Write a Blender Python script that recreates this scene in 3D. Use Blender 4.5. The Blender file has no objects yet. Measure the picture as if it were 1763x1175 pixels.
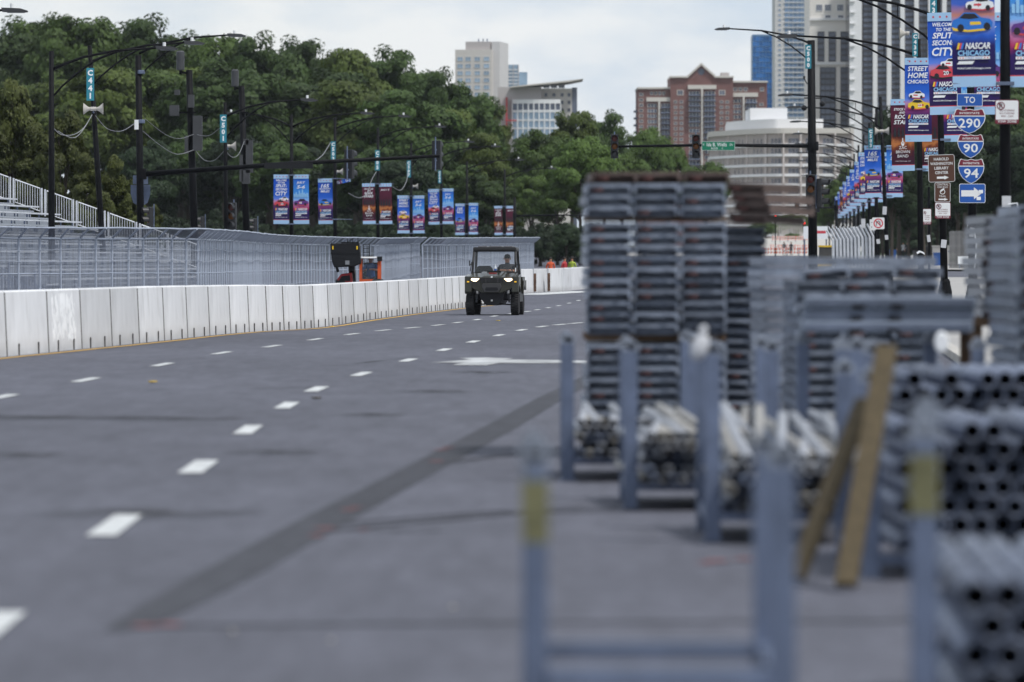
import bpy, bmesh, math, random
import numpy as np
from mathutils import Vector, Matrix
S = bpy.context.scene
COL = S.collection
# ------------------------------------------------------------------ camera, sky, sun, exposure
F, HZ, CX, H = 9794.4, 450.0, 881.5, 1.53       # focal length in photo pixels, horizon row, centre column, eye height
cam = bpy.data.cameras.new('camera'); camo = bpy.data.objects.new('camera', cam); COL.objects.link(camo)
camo.location = (0, 0, H)
camo.rotation_euler = (math.radians(90) - math.atan((587.5 - HZ) / F), 0, 0)
cam.lens = 200; cam.sensor_width = 36; cam.clip_start = 0.5; cam.clip_end = 9000
cam.dof.use_dof = True; cam.dof.focus_distance = 161; cam.dof.aperture_fstop = 2.9
S.camera = camo
SUN_EL, SUN_AZ = math.radians(58), math.radians(130)     # azimuth clockwise from +Y
W = bpy.data.worlds.new('World'); S.world = W; W.use_nodes = True
nt = W.node_tree; nd = nt.nodes; nd.clear()
def N(t, **k):
    n = nd.new(t)
    for a, b in k.items(): setattr(n, a, b)
    return n
out = N('ShaderNodeOutputWorld'); bg = N('ShaderNodeBackground'); bg.inputs[1].default_value = 0.115
sky = N('ShaderNodeTexSky', sky_type='NISHITA', sun_disc=False, sun_elevation=SUN_EL, sun_rotation=SUN_AZ, air_density=1.0, dust_density=1.5, ozone_density=1.0)
tc = N('ShaderNodeTexCoord'); mp = N('ShaderNodeMapping'); mp.inputs['Scale'].default_value = (1, 1, 2.2)
mp.inputs['Location'].default_value = (0.35, 0.1, 0.12)
n1 = N('ShaderNodeTexNoise'); n1.inputs['Scale'].default_value = 22; n1.inputs['Detail'].default_value = 7; n1.inputs['Roughness'].default_value = .55
n2 = N('ShaderNodeTexNoise'); n2.inputs['Scale'].default_value = 3; n2.inputs['Detail'].default_value = 3
rp = N('ShaderNodeValToRGB'); rp.color_ramp.elements[0].position = .40; rp.color_ramp.elements[1].position = .62
rp.color_ramp.elements[0].color = (4.5, 5.15, 5.95, 1); rp.color_ramp.elements[1].color = (6.3, 6.45, 6.6, 1)
rf = N('ShaderNodeMapRange'); rf.inputs[1].default_value = .3; rf.inputs[2].default_value = .7; rf.inputs[3].default_value = .72; rf.inputs[4].default_value = .95
mx = N('ShaderNodeMix', data_type='RGBA')
nt.links.new(tc.outputs['Generated'], mp.inputs[0]); nt.links.new(mp.outputs[0], n1.inputs[0]); nt.links.new(mp.outputs[0], n2.inputs[0])
nt.links.new(n1.outputs[0], rp.inputs[0]); nt.links.new(n2.outputs[0], rf.inputs[0])
nt.links.new(rf.outputs[0], mx.inputs[0]); nt.links.new(sky.outputs[0], mx.inputs[6]); nt.links.new(rp.outputs[0], mx.inputs[7])
nt.links.new(mx.outputs[2], bg.inputs[0]); nt.links.new(bg.outputs[0], out.inputs[0])
sun = bpy.data.lights.new('sun', 'SUN'); sun.energy = 2.3; sun.angle = math.radians(7); sun.color = (1, .97, .92)
suno = bpy.data.objects.new('sun', sun); COL.objects.link(suno)
d = Vector((math.sin(SUN_AZ) * math.cos(SUN_EL), math.cos(SUN_AZ) * math.cos(SUN_EL), math.sin(SUN_EL)))
suno.rotation_euler = d.to_track_quat('Z', 'Y').to_euler()
S.view_settings.view_transform = 'Standard'; S.view_settings.look = 'None'; S.view_settings.exposure = 0.35; S.view_settings.gamma = 1; S.view_settings.use_curve_mapping = False
S.render.engine = 'CYCLES'; S.cycles.use_denoising = True; S.cycles.max_bounces = 7; S.cycles.transparent_max_bounces = 24
S.cycles.diffuse_bounces = 3; S.cycles.glossy_bounces = 3
# ------------------------------------------------------------------ helpers
RN = random.Random(11)
def zg(Y): return max(0.0, .0045 * (min(Y, 1350) - 220))
def gy(py):                                   # distance of the ground seen at photo row py
    return 14985 / (py - HZ) if py > 518 else 24681 / (py - HZ + 44.07)
def G(px, py, dz=0.0):
    Y = gy(py); return Vector(((px - CX) * Y / F, Y, zg(Y) + dz))
def X(px, Y): return (px - CX) * Y / F
def Z(py, Y): return H + (HZ - py) * Y / F
def P(px, py, Y): return Vector((X(px, Y), Y, Z(py, Y)))
def sc(Y): return F / Y                        # photo pixels per metre
ORD = 'first second third fourth fifth sixth seventh eighth ninth tenth eleventh twelfth thirteenth fourteenth fifteenth sixteenth seventeenth eighteenth nineteenth twentieth'.split()
def nth(i):
    if i < 20: return ORD[i]
    return {2: 'twenty', 3: 'thirty', 4: 'forty'}[(i + 1) // 10] + '-' + ORD[(i + 1) % 10 - 1] if (i + 1) % 10 else {3: 'thirtieth', 4: 'fortieth'}[(i + 1) // 10]
def mat(name, c, rough=.7, metal=0.0, var=.15, scale=3.0, bump=0.0, bscale=60, rnd=0.0, spec=.4, stretch=None, emit=0, trans=0):
    m = bpy.data.materials.new(name); m.use_nodes = True; t = m.node_tree; b = t.nodes['Principled BSDF']; L = t.links.new
    b.inputs['Roughness'].default_value = rough; b.inputs['Metallic'].default_value = metal; b.inputs['Specular IOR Level'].default_value = spec
    tc = t.nodes.new('ShaderNodeTexCoord'); src = tc.outputs['Object']
    if stretch:
        mp = t.nodes.new('ShaderNodeMapping'); mp.inputs['Scale'].default_value = stretch; L(src, mp.inputs[0]); src = mp.outputs[0]
    n = t.nodes.new('ShaderNodeTexNoise'); n.inputs['Scale'].default_value = scale; n.inputs['Detail'].default_value = 5; n.inputs['Roughness'].default_value = .6; L(src, n.inputs[0])
    r = t.nodes.new('ShaderNodeMapRange'); r.inputs[1].default_value = .3; r.inputs[2].default_value = .7; r.inputs[3].default_value = 1 - var; r.inputs[4].default_value = 1 + var; L(n.outputs[0], r.inputs[0])
    v = r.outputs[0]
    if rnd:
        oi = t.nodes.new('ShaderNodeObjectInfo'); r2 = t.nodes.new('ShaderNodeMapRange'); r2.inputs[3].default_value = 1 - rnd; r2.inputs[4].default_value = 1 + rnd; L(oi.outputs['Random'], r2.inputs[0])
        mu = t.nodes.new('ShaderNodeMath'); mu.operation = 'MULTIPLY'; L(v, mu.inputs[0]); L(r2.outputs[0], mu.inputs[1]); v = mu.outputs[0]
    vm = t.nodes.new('ShaderNodeVectorMath'); vm.operation = 'SCALE'; vm.inputs[0].default_value = c[:3]; L(v, vm.inputs['Scale']); L(vm.outputs[0], b.inputs['Base Color'])
    if bump:
        n2 = t.nodes.new('ShaderNodeTexNoise'); n2.inputs['Scale'].default_value = bscale; n2.inputs['Detail'].default_value = 4; L(src, n2.inputs[0])
        bp = t.nodes.new('ShaderNodeBump'); bp.inputs['Strength'].default_value = bump; bp.inputs['Distance'].default_value = .02; L(n2.outputs[0], bp.inputs['Height']); L(bp.outputs[0], b.inputs['Normal'])
    if emit:
        b.inputs['Emission Color'].default_value = (*c[:3], 1); b.inputs['Emission Strength'].default_value = emit
    if trans:
        tr = t.nodes.new('ShaderNodeBsdfTransparent'); ms = t.nodes.new('ShaderNodeMixShader'); ms.inputs[0].default_value = trans
        o = t.nodes['Material Output']; L(b.outputs[0], ms.inputs[1]); L(tr.outputs[0], ms.inputs[2]); L(ms.outputs[0], o.inputs[0])
    return m
class MB:
    def __init__(s): s.v, s.f, s.m = [], [], []
    def add(s, V, Fc, mi=0):
        o = len(s.v); s.v += [tuple(p) for p in V]; s.f += [tuple(i + o for i in q) for q in Fc]; s.m += [mi] * len(Fc); return s
    def box(s, c, d, rot=None, mi=0, taper=1.0):
        a, b, e = d[0] / 2, d[1] / 2, d[2] / 2; k = taper
        V = [Vector(p) for p in ((-a, -b, -e), (a, -b, -e), (a, b, -e), (-a, b, -e), (-a * k, -b * k, e), (a * k, -b * k, e), (a * k, b * k, e), (-a * k, b * k, e))]
        if rot is not None: V = [rot @ p for p in V]
        c = Vector(c)
        return s.add([p + c for p in V], [(3, 2, 1, 0), (4, 5, 6, 7), (0, 1, 5, 4), (1, 2, 6, 5), (2, 3, 7, 6), (3, 0, 4, 7)], mi)
    def bb(s, x0, x1, y0, y1, z0, z1, mi=0): return s.box(((x0 + x1) / 2, (y0 + y1) / 2, (z0 + z1) / 2), (x1 - x0, y1 - y0, z1 - z0), None, mi)
    def tube(s, pts, r, n=8, cap=True, mi=0):
        pts = [Vector(p) for p in pts]; k = len(pts); rs = r if isinstance(r, (list, tuple)) else [r] * k
        V = []; u = None
        for i, p in enumerate(pts):
            t = (pts[min(i + 1, k - 1)] - pts[max(i - 1, 0)]).normalized()
            if u is None: u = t.orthogonal().normalized()
            else: u = (u - t * u.dot(t)).normalized()
            w = t.cross(u)
            V += [p + (u * math.cos(2 * math.pi * j / n) + w * math.sin(2 * math.pi * j / n)) * rs[i] for j in range(n)]
        Fc = [(i * n + j, i * n + (j + 1) % n, (i + 1) * n + (j + 1) % n, (i + 1) * n + j) for i in range(k - 1) for j in range(n)]
        if cap: Fc += [tuple(range(n))[::-1], tuple((k - 1) * n + j for j in range(n))]
        return s.add(V, Fc, mi)
    def prism(s, poly, d0, d1, axis='y', mi=0):      # poly of (a, b): axis y -> (x, z); axis x -> (y, z); axis z -> (x, y)
        f = {'y': lambda a, b, d: (a, d, b), 'x': lambda a, b, d: (d, a, b), 'z': lambda a, b, d: (a, b, d)}[axis]
        n = len(poly)
        V = [f(a, b, d0) for a, b in poly] + [f(a, b, d1) for a, b in poly]
        return s.add(V, [tuple(range(n))[::-1], tuple(range(n, 2 * n))] + [(i, (i + 1) % n, n + (i + 1) % n, n + i) for i in range(n)], mi)
    def flat(s, poly, y, mi=0): return s.add([(a, y, b) for a, b in poly], [tuple(range(len(poly)))], mi)
    def disc(s, cx, cz, rx, rz, y, mi=0, n=16): return s.flat([(cx + rx * math.cos(2 * math.pi * i / n), cz + rz * math.sin(2 * math.pi * i / n)) for i in range(n)], y, mi)
    def ring(s, cx, cz, r0, r1, y, mi=0, n=20):
        V = [(cx + r * math.cos(2 * math.pi * i / n), y, cz + r * math.sin(2 * math.pi * i / n)) for r in (r0, r1) for i in range(n)]
        return s.add(V, [(i, (i + 1) % n, n + (i + 1) % n, n + i) for i in range(n)], mi)
    def ball(s, c, r, n=10, m=6, mi=0):
        r = r if isinstance(r, (tuple, list)) else (r, r, r)
        V = [(c[0], c[1], c[2] + r[2])]
        for i in range(1, m):
            a = math.pi * i / m
            V += [(c[0] + r[0] * math.sin(a) * math.cos(2 * math.pi * j / n), c[1] + r[1] * math.sin(a) * math.sin(2 * math.pi * j / n), c[2] + r[2] * math.cos(a)) for j in range(n)]
        V.append((c[0], c[1], c[2] - r[2])); e = len(V) - 1
        Fc = [(0, 1 + j, 1 + (j + 1) % n) for j in range(n)]
        for i in range(m - 2): Fc += [(1 + i * n + j, 1 + (i + 1) * n + j, 1 + (i + 1) * n + (j + 1) % n, 1 + i * n + (j + 1) % n) for j in range(n)]
        Fc += [(e, 1 + (m - 2) * n + (j + 1) % n, 1 + (m - 2) * n + j) for j in range(n)]
        return s.add(V, Fc, mi)
    def lathe(s, prof, c=(0, 0, 0), n=14, axis='z', mi=0):
        V = []
        for r, h in prof:
            for j in range(n):
                a = 2 * math.pi * j / n; x, y = r * math.cos(a), r * math.sin(a)
                V.append({'z': (c[0] + x, c[1] + y, c[2] + h), 'x': (c[0] + h, c[1] + x, c[2] + y), 'y': (c[0] + x, c[1] + h, c[2] + y)}[axis])
        k = len(prof)
        return s.add(V, [(i * n + j, i * n + (j + 1) % n, (i + 1) * n + (j + 1) % n, (i + 1) * n + j) for i in range(k - 1) for j in range(n)] + [tuple(range(n))[::-1], tuple((k - 1) * n + j for j in range(n))], mi)
    def text(s, body, cx, cz, w=None, h=None, y=0, mi=0, bold=0.0, shear=0.0):      # lettering centred at (cx, cz), capitals h high, fitted to width w
        key = (body, bold, shear)
        if key not in TXT:
            c = bpy.data.curves.new('lettering', 'FONT'); c.body = body; c.size = 1; c.offset = bold; c.shear = shear; c.resolution_u = 2; c.align_x = 'CENTER'; c.space_line = .95
            o = bpy.data.objects.new('lettering', c); me = bpy.data.meshes.new_from_object(o)
            V = np.array([v.co[:2] for v in me.vertices]).reshape(-1, 2); TXT[key] = (V, [tuple(p.vertices) for p in me.polygons])
            bpy.data.objects.remove(o); bpy.data.curves.remove(c); bpy.data.meshes.remove(me)
        V, Fc = TXT[key]
        lo, hi = V.min(0), V.max(0); d = hi - lo; kx = ky = None
        if h: ky = h / d[1]
        if w: kx = w / d[0]
        kx = kx or ky; ky = ky or kx
        return s.add([(cx + (a - (lo[0] + hi[0]) / 2) * kx, y, cz + (b - (lo[1] + hi[1]) / 2) * ky) for a, b in V], Fc, mi)
    def mesh(s, name, mats, smooth=False):
        me = bpy.data.meshes.new(name); me.from_pydata(s.v, [], s.f)
        for m in (mats if isinstance(mats, (list, tuple)) else [mats]): me.materials.append(m)
        if len(me.materials) > 1: me.polygons.foreach_set('material_index', s.m)
        if smooth: me.polygons.foreach_set('use_smooth', [True] * len(me.polygons))
        me.update(); return me
    def build(s, name, mats, parent=None, smooth=False, bevel=0):
        o = bpy.data.objects.new(name, s.mesh(name, mats, smooth)); COL.objects.link(o)
        if parent: o.parent = parent
        if bevel:
            b = o.modifiers.new('bevel', 'BEVEL'); b.width = bevel; b.segments = 2; b.limit_method = 'ANGLE'
        return o
TXT = {}
def tag(o, label, cat, group=None, kind=None):
    if label: o['label'] = label
    if cat: o['category'] = cat
    if group: o['group'] = group
    if kind: o['kind'] = kind
    return o
def thing(name, label, cat, loc=(0, 0, 0), rz=0, group=None):
    o = bpy.data.objects.new(name, None); COL.objects.link(o); o.empty_display_size = .1
    o.location = loc; o.rotation_euler = (0, 0, rz); return tag(o, label, cat, group)
def inst(name, me, parent=None, loc=(0, 0, 0), rot=(0, 0, 0), scale=(1, 1, 1)):
    o = bpy.data.objects.new(name, me); COL.objects.link(o); o.parent = parent; o.location = loc; o.rotation_euler = rot; o.scale = scale; return o
def dup(root, loc, rz=0, label=None, group=None, rot=None, scale=None):
    def rec(o, par):
        c = o.copy(); COL.objects.link(c)
        if par: c.parent = par
        for ch in o.children: rec(ch, c)
        return c
    r = rec(root, None); r.location = loc; r.rotation_euler = rot or (0, 0, rz)
    if scale: r.scale = scale
    if label: r['label'] = label
    if group: r['group'] = group
    return r
def struct(name, mb, m, smooth=False):
    o = mb.build(name, m, None, smooth); o['kind'] = 'structure'; return o
# ------------------------------------------------------------------ materials
BLACK = mat('black_paint', (.007, .0075, .01), .5, spec=.3)
POLE = mat('dark_pole_paint', (.0035, .0038, .0055), .6, var=.3, spec=.12)
GALV = mat('galvanised_steel', (.135, .167, .247), .5, .4, .18, 6, rnd=.12)
GALVD = mat('weathered_galvanised_steel', (.14, .165, .23), .5, .35, .35, 9, rnd=.25)
ALU = mat('aluminium', (.62, .64, .68), .45, .4, .12, 4)
WHITE = mat('white_paint', (.78, .79, .8), .6, var=.06)
RED = mat('red_paint', (.42, .03, .035), .5)
REDF = mat('red_ink', (.55, .05, .07), .6)
GREY = mat('grey_plastic', (.22, .23, .25), .6)
DGREY = mat('dark_grey_plastic', (.045, .047, .052), .6)
RUB = mat('rubber', (.018, .018, .02), .85, bump=.3, bscale=40)
WOOD = mat('timber', (.085, .064, .034), .75, var=.35, scale=2, stretch=(12, 12, 1.2), rnd=.15)
DWOOD = mat('dark_timber', (.16, .1, .06), .8, var=.3, scale=3, rnd=.2)
TEAL = mat('teal_sign', (.02, .2, .27), .5, var=.05)
GREEN = mat('green_sign', (.0, .17, .09), .5, var=.05)
BLUE = mat('blue_sign', (.012, .085, .36), .45, var=.06)
BROWN = mat('brown_sign', (.075, .03, .018), .5, var=.06)
MAROON = mat('maroon_sign', (.16, .012, .03), .5, var=.06)
BARK = mat('bark', (.06, .048, .038), .9, var=.35, scale=6, stretch=(4, 4, .6))
ORANGE = mat('orange_paint', (.62, .1, .025), .45)
YEL = mat('yellow_paint', (.6, .4, .03), .6, var=.2)
SKIN = mat('skin', (.36, .18, .11), .6, var=.08)
HAIR = mat('dark_hair', (.015, .012, .01), .7)
def asphalt(name, c, seed=0):
    m = bpy.data.materials.new(name); m.use_nodes = True; t = m.node_tree; b = t.nodes['Principled BSDF']; L = t.links.new
    b.inputs['Roughness'].default_value = .85; b.inputs['Specular IOR Level'].default_value = .28
    tc = t.nodes.new('ShaderNodeTexCoord'); val = None
    for scl, st, lo, hi, det in ((.16, (1, .25, 1), .86, 1.13, 3), (2.2, (1.0, .16, 1), .88, 1.12, 5), (.05, (1, 1, 1), .92, 1.1, 2), (6, (1, .1, 1), .91, 1.09, 3), (1.1, (.25, 1, 1), .97, 1.03, 5), (55, (1, 1, 1), .6, 1.4, 2), (9, (1, .4, 1), .88, 1.12, 4)):
        mp = t.nodes.new('ShaderNodeMapping'); mp.inputs['Scale'].default_value = st; mp.inputs['Location'].default_value = (seed, seed * 2, 0)
        n = t.nodes.new('ShaderNodeTexNoise'); n.inputs['Scale'].default_value = scl; n.inputs['Detail'].default_value = det
        r = t.nodes.new('ShaderNodeMapRange'); r.inputs[1].default_value = .3; r.inputs[2].default_value = .7; r.inputs[3].default_value = lo; r.inputs[4].default_value = hi
        L(tc.outputs['Object'], mp.inputs[0]); L(mp.outputs[0], n.inputs[0]); L(n.outputs[0], r.inputs[0])
        if val is None: val = r.outputs[0]
        else:
            mu = t.nodes.new('ShaderNodeMath'); mu.operation = 'MULTIPLY'; L(val, mu.inputs[0]); L(r.outputs[0], mu.inputs[1]); val = mu.outputs[0]
    vm = t.nodes.new('ShaderNodeVectorMath'); vm.operation = 'SCALE'; vm.inputs[0].default_value = c; L(val, vm.inputs['Scale']); L(vm.outputs[0], b.inputs['Base Color'])
    n2 = t.nodes.new('ShaderNodeTexNoise'); n2.inputs['Scale'].default_value = 70; L(tc.outputs['Object'], n2.inputs[0])
    bp = t.nodes.new('ShaderNodeBump'); bp.inputs['Strength'].default_value = .35; bp.inputs['Distance'].default_value = .01; L(n2.outputs[0], bp.inputs['Height']); L(bp.outputs[0], b.inputs['Normal'])
    return m
ASPH = asphalt('asphalt', (.086, .089, .112))
ASPHD = asphalt('asphalt_repair', (.046, .048, .059), 5)
LINEW = mat('road_paint_white', (.5, .515, .52), .75, var=.35, scale=7)
LINEY = mat('road_paint_yellow', (.55, .33, .06), .7, var=.25, scale=5)
GRASS = mat('park_grass', (.035, .06, .02), .9, var=.4, scale=.3, bump=.4, bscale=6)
CONC = mat('pale_concrete', (.42, .40, .37), .85, var=.12, scale=.4)
PAVE = mat('pavement_concrete', (.33, .32, .31), .85, var=.12, scale=.5)
def soft(name, c, strength):                      # a worn mark that fades out into the road around it
    m = bpy.data.materials.new(name); m.use_nodes = True; t = m.node_tree; b = t.nodes['Principled BSDF']; L = t.links.new
    b.inputs['Base Color'].default_value = (*c, 1); b.inputs['Roughness'].default_value = .85
    tc = t.nodes.new('ShaderNodeTexCoord'); mp = t.nodes.new('ShaderNodeMapping'); mp.inputs['Location'].default_value = (-1, -1, 0); mp.inputs['Scale'].default_value = (2, 2, 0)
    ln = t.nodes.new('ShaderNodeVectorMath'); ln.operation = 'LENGTH'; r = t.nodes.new('ShaderNodeMapRange'); r.inputs[1].default_value = .15; r.inputs[2].default_value = 1; r.inputs[3].default_value = strength; r.inputs[4].default_value = 0
    n = t.nodes.new('ShaderNodeTexNoise'); n.inputs['Scale'].default_value = 4; n.inputs['Detail'].default_value = 5
    r2 = t.nodes.new('ShaderNodeMapRange'); r2.inputs[1].default_value = .3; r2.inputs[2].default_value = .65; mu = t.nodes.new('ShaderNodeMath'); mu.operation = 'MULTIPLY'
    tr = t.nodes.new('ShaderNodeBsdfTransparent'); ms = t.nodes.new('ShaderNodeMixShader')
    L(tc.outputs['Generated'], mp.inputs[0]); L(mp.outputs[0], ln.inputs[0]); L(ln.outputs['Value'], r.inputs[0]); L(tc.outputs['Generated'], n.inputs[0]); L(n.outputs[0], r2.inputs[0])
    L(r.outputs[0], mu.inputs[0]); L(r2.outputs[0], mu.inputs[1]); L(mu.outputs[0], ms.inputs[0]); L(tr.outputs[0], ms.inputs[1]); L(b.outputs[0], ms.inputs[2]); L(ms.outputs[0], t.nodes['Material Output'].inputs[0])
    return m
# ------------------------------------------------------------------ ground, road, markings
def xpole(Y): return 8.66 + (.053 * (Y - 100) if Y > 100 else .053 * (Y - 100))
YS = [-30, 5, 20, 40, 70, 100, 140, 180, 219, 221, 260, 300, 340, 400, 480, 560, 640, 700]
YF = YS + [800, 900, 1050, 1200, 1349, 1351, 2000, 3500, 6000]
def strip(name, ys, lf, rf, dz, m):
    b = MB(); V = []
    for y in ys: V += [(lf(y), y, zg(y) + dz), (rf(y), y, zg(y) + dz)]
    b.add(V, [(2 * i, 2 * i + 1, 2 * i + 3, 2 * i + 2) for i in range(len(ys) - 1)]); return struct(name, b, m)
strip('ground', YF, lambda y: -1500 - y, lambda y: 1500 + y, -.05, GRASS)
road = strip('road', YS, lambda y: xpole(y) - 62, lambda y: xpole(y) - 1.2, 0, ASPH)
strip('far_road', [700, 800, 900, 1050, 1200, 1349], lambda y: xpole(y) - 42, lambda y: xpole(y) - .6, .004, CONC)
kb = MB(); V = []
pv = MB(); YK = [y for y in YS if y >= 20]
for rng in ([20, 40, 70, 100, 140, 180, 219, 221, 260, 300, 328], [402, 480, 560, 640, 700]):
    for nm, x0, x1, m in (('kerb', -1.2, -1.0, CONC), ('pavement', -1.0, 9, PAVE)):
        b = MB(); V = []
        for y in rng: V += [(xpole(y) + x0, y, zg(y) + .12 + (.004 if nm == 'kerb' else 0)), (xpole(y) + x1, y, zg(y) + .12 + (.004 if nm == 'kerb' else 0))]
        n = len(rng); b.add(V, [(2 * i, 2 * i + 1, 2 * i + 3, 2 * i + 2) for i in range(n - 1)])
        if nm == 'kerb':
            V2 = []
            for y in rng: V2 += [(xpole(y) + x0, y, zg(y) - .03), (xpole(y) + x0, y, zg(y) + .124)]
            b.add(V2, [(2 * i, 2 * i + 2, 2 * i + 3, 2 * i + 1) for i in range(n - 1)])
        struct(nm, b, m)
cs = MB(); cs.add([(xpole(330) - 2, 330, zg(330) + .004), (120, 330, zg(330) + .004), (120, 400, zg(400) + .004), (xpole(400) - 2, 400, zg(400) + .004)], [(0, 1, 2, 3)])
cross = struct('cross_street', cs, ASPH)
for i in range(7):
    y = 334 + 0.0 * i; x = 21.5 + i * 1.15
    MB().add([(x, 331, zg(331) + .009), (x + .6, 331, zg(331) + .009), (x + 1.4, 338, zg(338) + .009), (x + .8, 338, zg(338) + .009)], [(0, 1, 2, 3)]).build('crosswalk_bar', LINEW, cross)
def seg_on_road(name, pts, w, m, dz, parent=road):          # strip of width w along ground points
    b = MB(); V = []
    for i, p in enumerate(pts):
        t = (pts[min(i + 1, len(pts) - 1)] - pts[max(i - 1, 0)]); t.z = 0; t.normalize(); n = Vector((t.y, -t.x, 0)); ww = w[i] if isinstance(w, list) else w
        V += [p - n * ww / 2 + Vector((0, 0, dz)), p + n * ww / 2 + Vector((0, 0, dz))]
    b.add(V, [(2 * i, 2 * i + 1, 2 * i + 3, 2 * i + 2) for i in range(len(pts) - 1)]); return b.build(name, m, parent)
def dashes(pix, w, L):
    pts = [G(a, b) for a, b in pix]
    for i, p in enumerate(pts):
        t = (pts[min(i + 1, len(pts) - 1)] - pts[max(i - 1, 0)]).normalized()
        q = [p - t * L / 2, p + t * L / 2]
        for k in q: k.z = zg(k.y)
        seg_on_road('lane_dash', q, w * RN.uniform(.92, 1.06), LINEW, .008)
dashes([(-30, 1090), (198, 906), (342, 805), (427, 741), (494, 699), (545, 671), (622, 645), (703, 621), (765, 603), (815, 589), (859, 578), (898, 569), (933, 563), (965, 559.5), (993, 557)], .17, 2.6)
dashes([(-120, 709), (0, 685), (148, 655), (280, 628.5), (382, 608.5), (468, 597), (543, 585), (606, 576), (660, 569.5), (710, 565), (754, 560.5), (788, 556), (822, 551), (851, 545), (880, 541), (908, 537), (925, 534), (944, 530.5), (962, 527), (980, 522.5), (996, 518)], .15, 2.6)
b = MB(); b.add([G(a, c, .008) for a, c in ((742, 625.5), (788, 622), (812, 620), (790, 617.6), (836, 616.6), (884, 618.4), (868, 620.2), (1010, 622), (1010, 626.5), (860, 626.2), (838, 629.8), (778, 629.5), (800, 625.5))], [tuple(range(13))]); b.build('turn_arrow', mat('worn_road_paint', (.38, .39, .4), .75, var=.6, scale=1.2), road)
seg_on_road('stop_line', [G(902, 508), G(1012, 502)], 1.6, LINEW, .008)
dk = [(196, 1088), (250, 1066), (400, 985), (540, 907), (700, 822), (860, 737), (945, 688), (1040, 640)]
seg_on_road('asphalt_patch', [G(*p) for p in dk], [.08, .22, .3, .31, .29, .31, .3, .3], ASPHD, .004)
for pix, w in (([(250, 1080), (600, 1077), (900, 1074), (1763, 1070)], .08), ([(550, 918), (700, 902), (900, 884), (1000, 879)], .1), ([(860, 883), (1300, 878)], .1), ([(770, 797), (840, 789), (930, 780)], .1), ([(560, 905), (880, 880)], .07),
               ([(-20, 672), (150, 671), (400, 672), (650, 664)], .4), ([(400, 651), (700, 647), (950, 648)], .25), ([(440, 641), (600, 628), (760, 610)], .14)):
    seg_on_road('tar_seam', [G(*p) for p in pix], w, soft('tar_seam', (.03, .032, .038), .75) if w > .13 else ASPHD, .006)
ST = soft('tyre_stain', (.022, .023, .028), .9)
for px, py, rx, ry in ((250, 886, .75, .95), (468, 780, .42, .9), (642, 715, .38, .9), (60, 720, 1.5, 1.1), (745, 675, .5, 1), (30, 785, .4, .9), (830, 642, .5, 1.4), (300, 722, .9, .9), (690, 916, .3, .25)):
    c = G(px, py); b = MB(); b.add([(c.x + rx * math.cos(a * math.pi / 10), c.y + ry * math.sin(a * math.pi / 10), .0065) for a in range(20)], [tuple(range(20))]); b.build('oil_stain', ST, road)
SPR = mat('red_marking_spray', (.2, .07, .072), .8, var=.3, scale=30)
for px, py, r in ((248, 1081, .05), (292, 1079, .05), (545, 925, .045), (600, 880, .05), (612, 876, .04), (625, 915, .03), (760, 776, .06), (772, 772, .05), (752, 796, .06), (560, 912, .06), (1235, 968, .06), (1215, 972, .04), (1280, 965, .05)):
    c = G(px, py); k = RN.random() * 6
    b = MB(); b.add([(c.x + r * (1 + .4 * math.sin(3 * a + k)) * math.cos(a * math.pi / 6), c.y + r * 1.6 * math.sin(a * math.pi / 6), .0085) for a in range(12)], [tuple(range(12))]); b.build('paint_mark', SPR, road)
for px, py, r in ((400, 1094, .012), (780, 1052, .012), (570, 1110, .01)):
    c = G(px, py); b = MB(); b.ball((c.x, c.y, .012), (r, r, .012), 8, 4); tag(b.build('white_litter', PAVE), 'small white scrap of litter lying on the asphalt ' + ('beside the tar seam' if px == 400 else 'right of the dark patch, above the seam' if px == 780 else 'just below the tar seam'), 'litter')
for nm, px, py, c, lab in (('leaf_scrap', 263, 659, YEL, 'tiny yellow scrap lying on the asphalt left of the dashes'), ('leaf_scrap', 545, 687, BARK, 'tiny dark scrap on the asphalt below the short dash'), ('leaf_scrap', 572, 563, YEL, 'tiny yellowish scrap near the barrier wall'), ('leaf_scrap', 858, 553, YEL, 'tiny yellow scrap just in front of the buggy')):
    p = G(px, py); b = MB(); b.prism([(p.x + (.05 + .02 * math.sin(3 * a)) * math.cos(a), p.y + .16 * math.sin(a)) for a in [i * .7 for i in range(9)]], zg(p.y) + .008, zg(p.y) + .02, 'z'); tag(b.build(nm, c), lab, 'litter')
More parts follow.
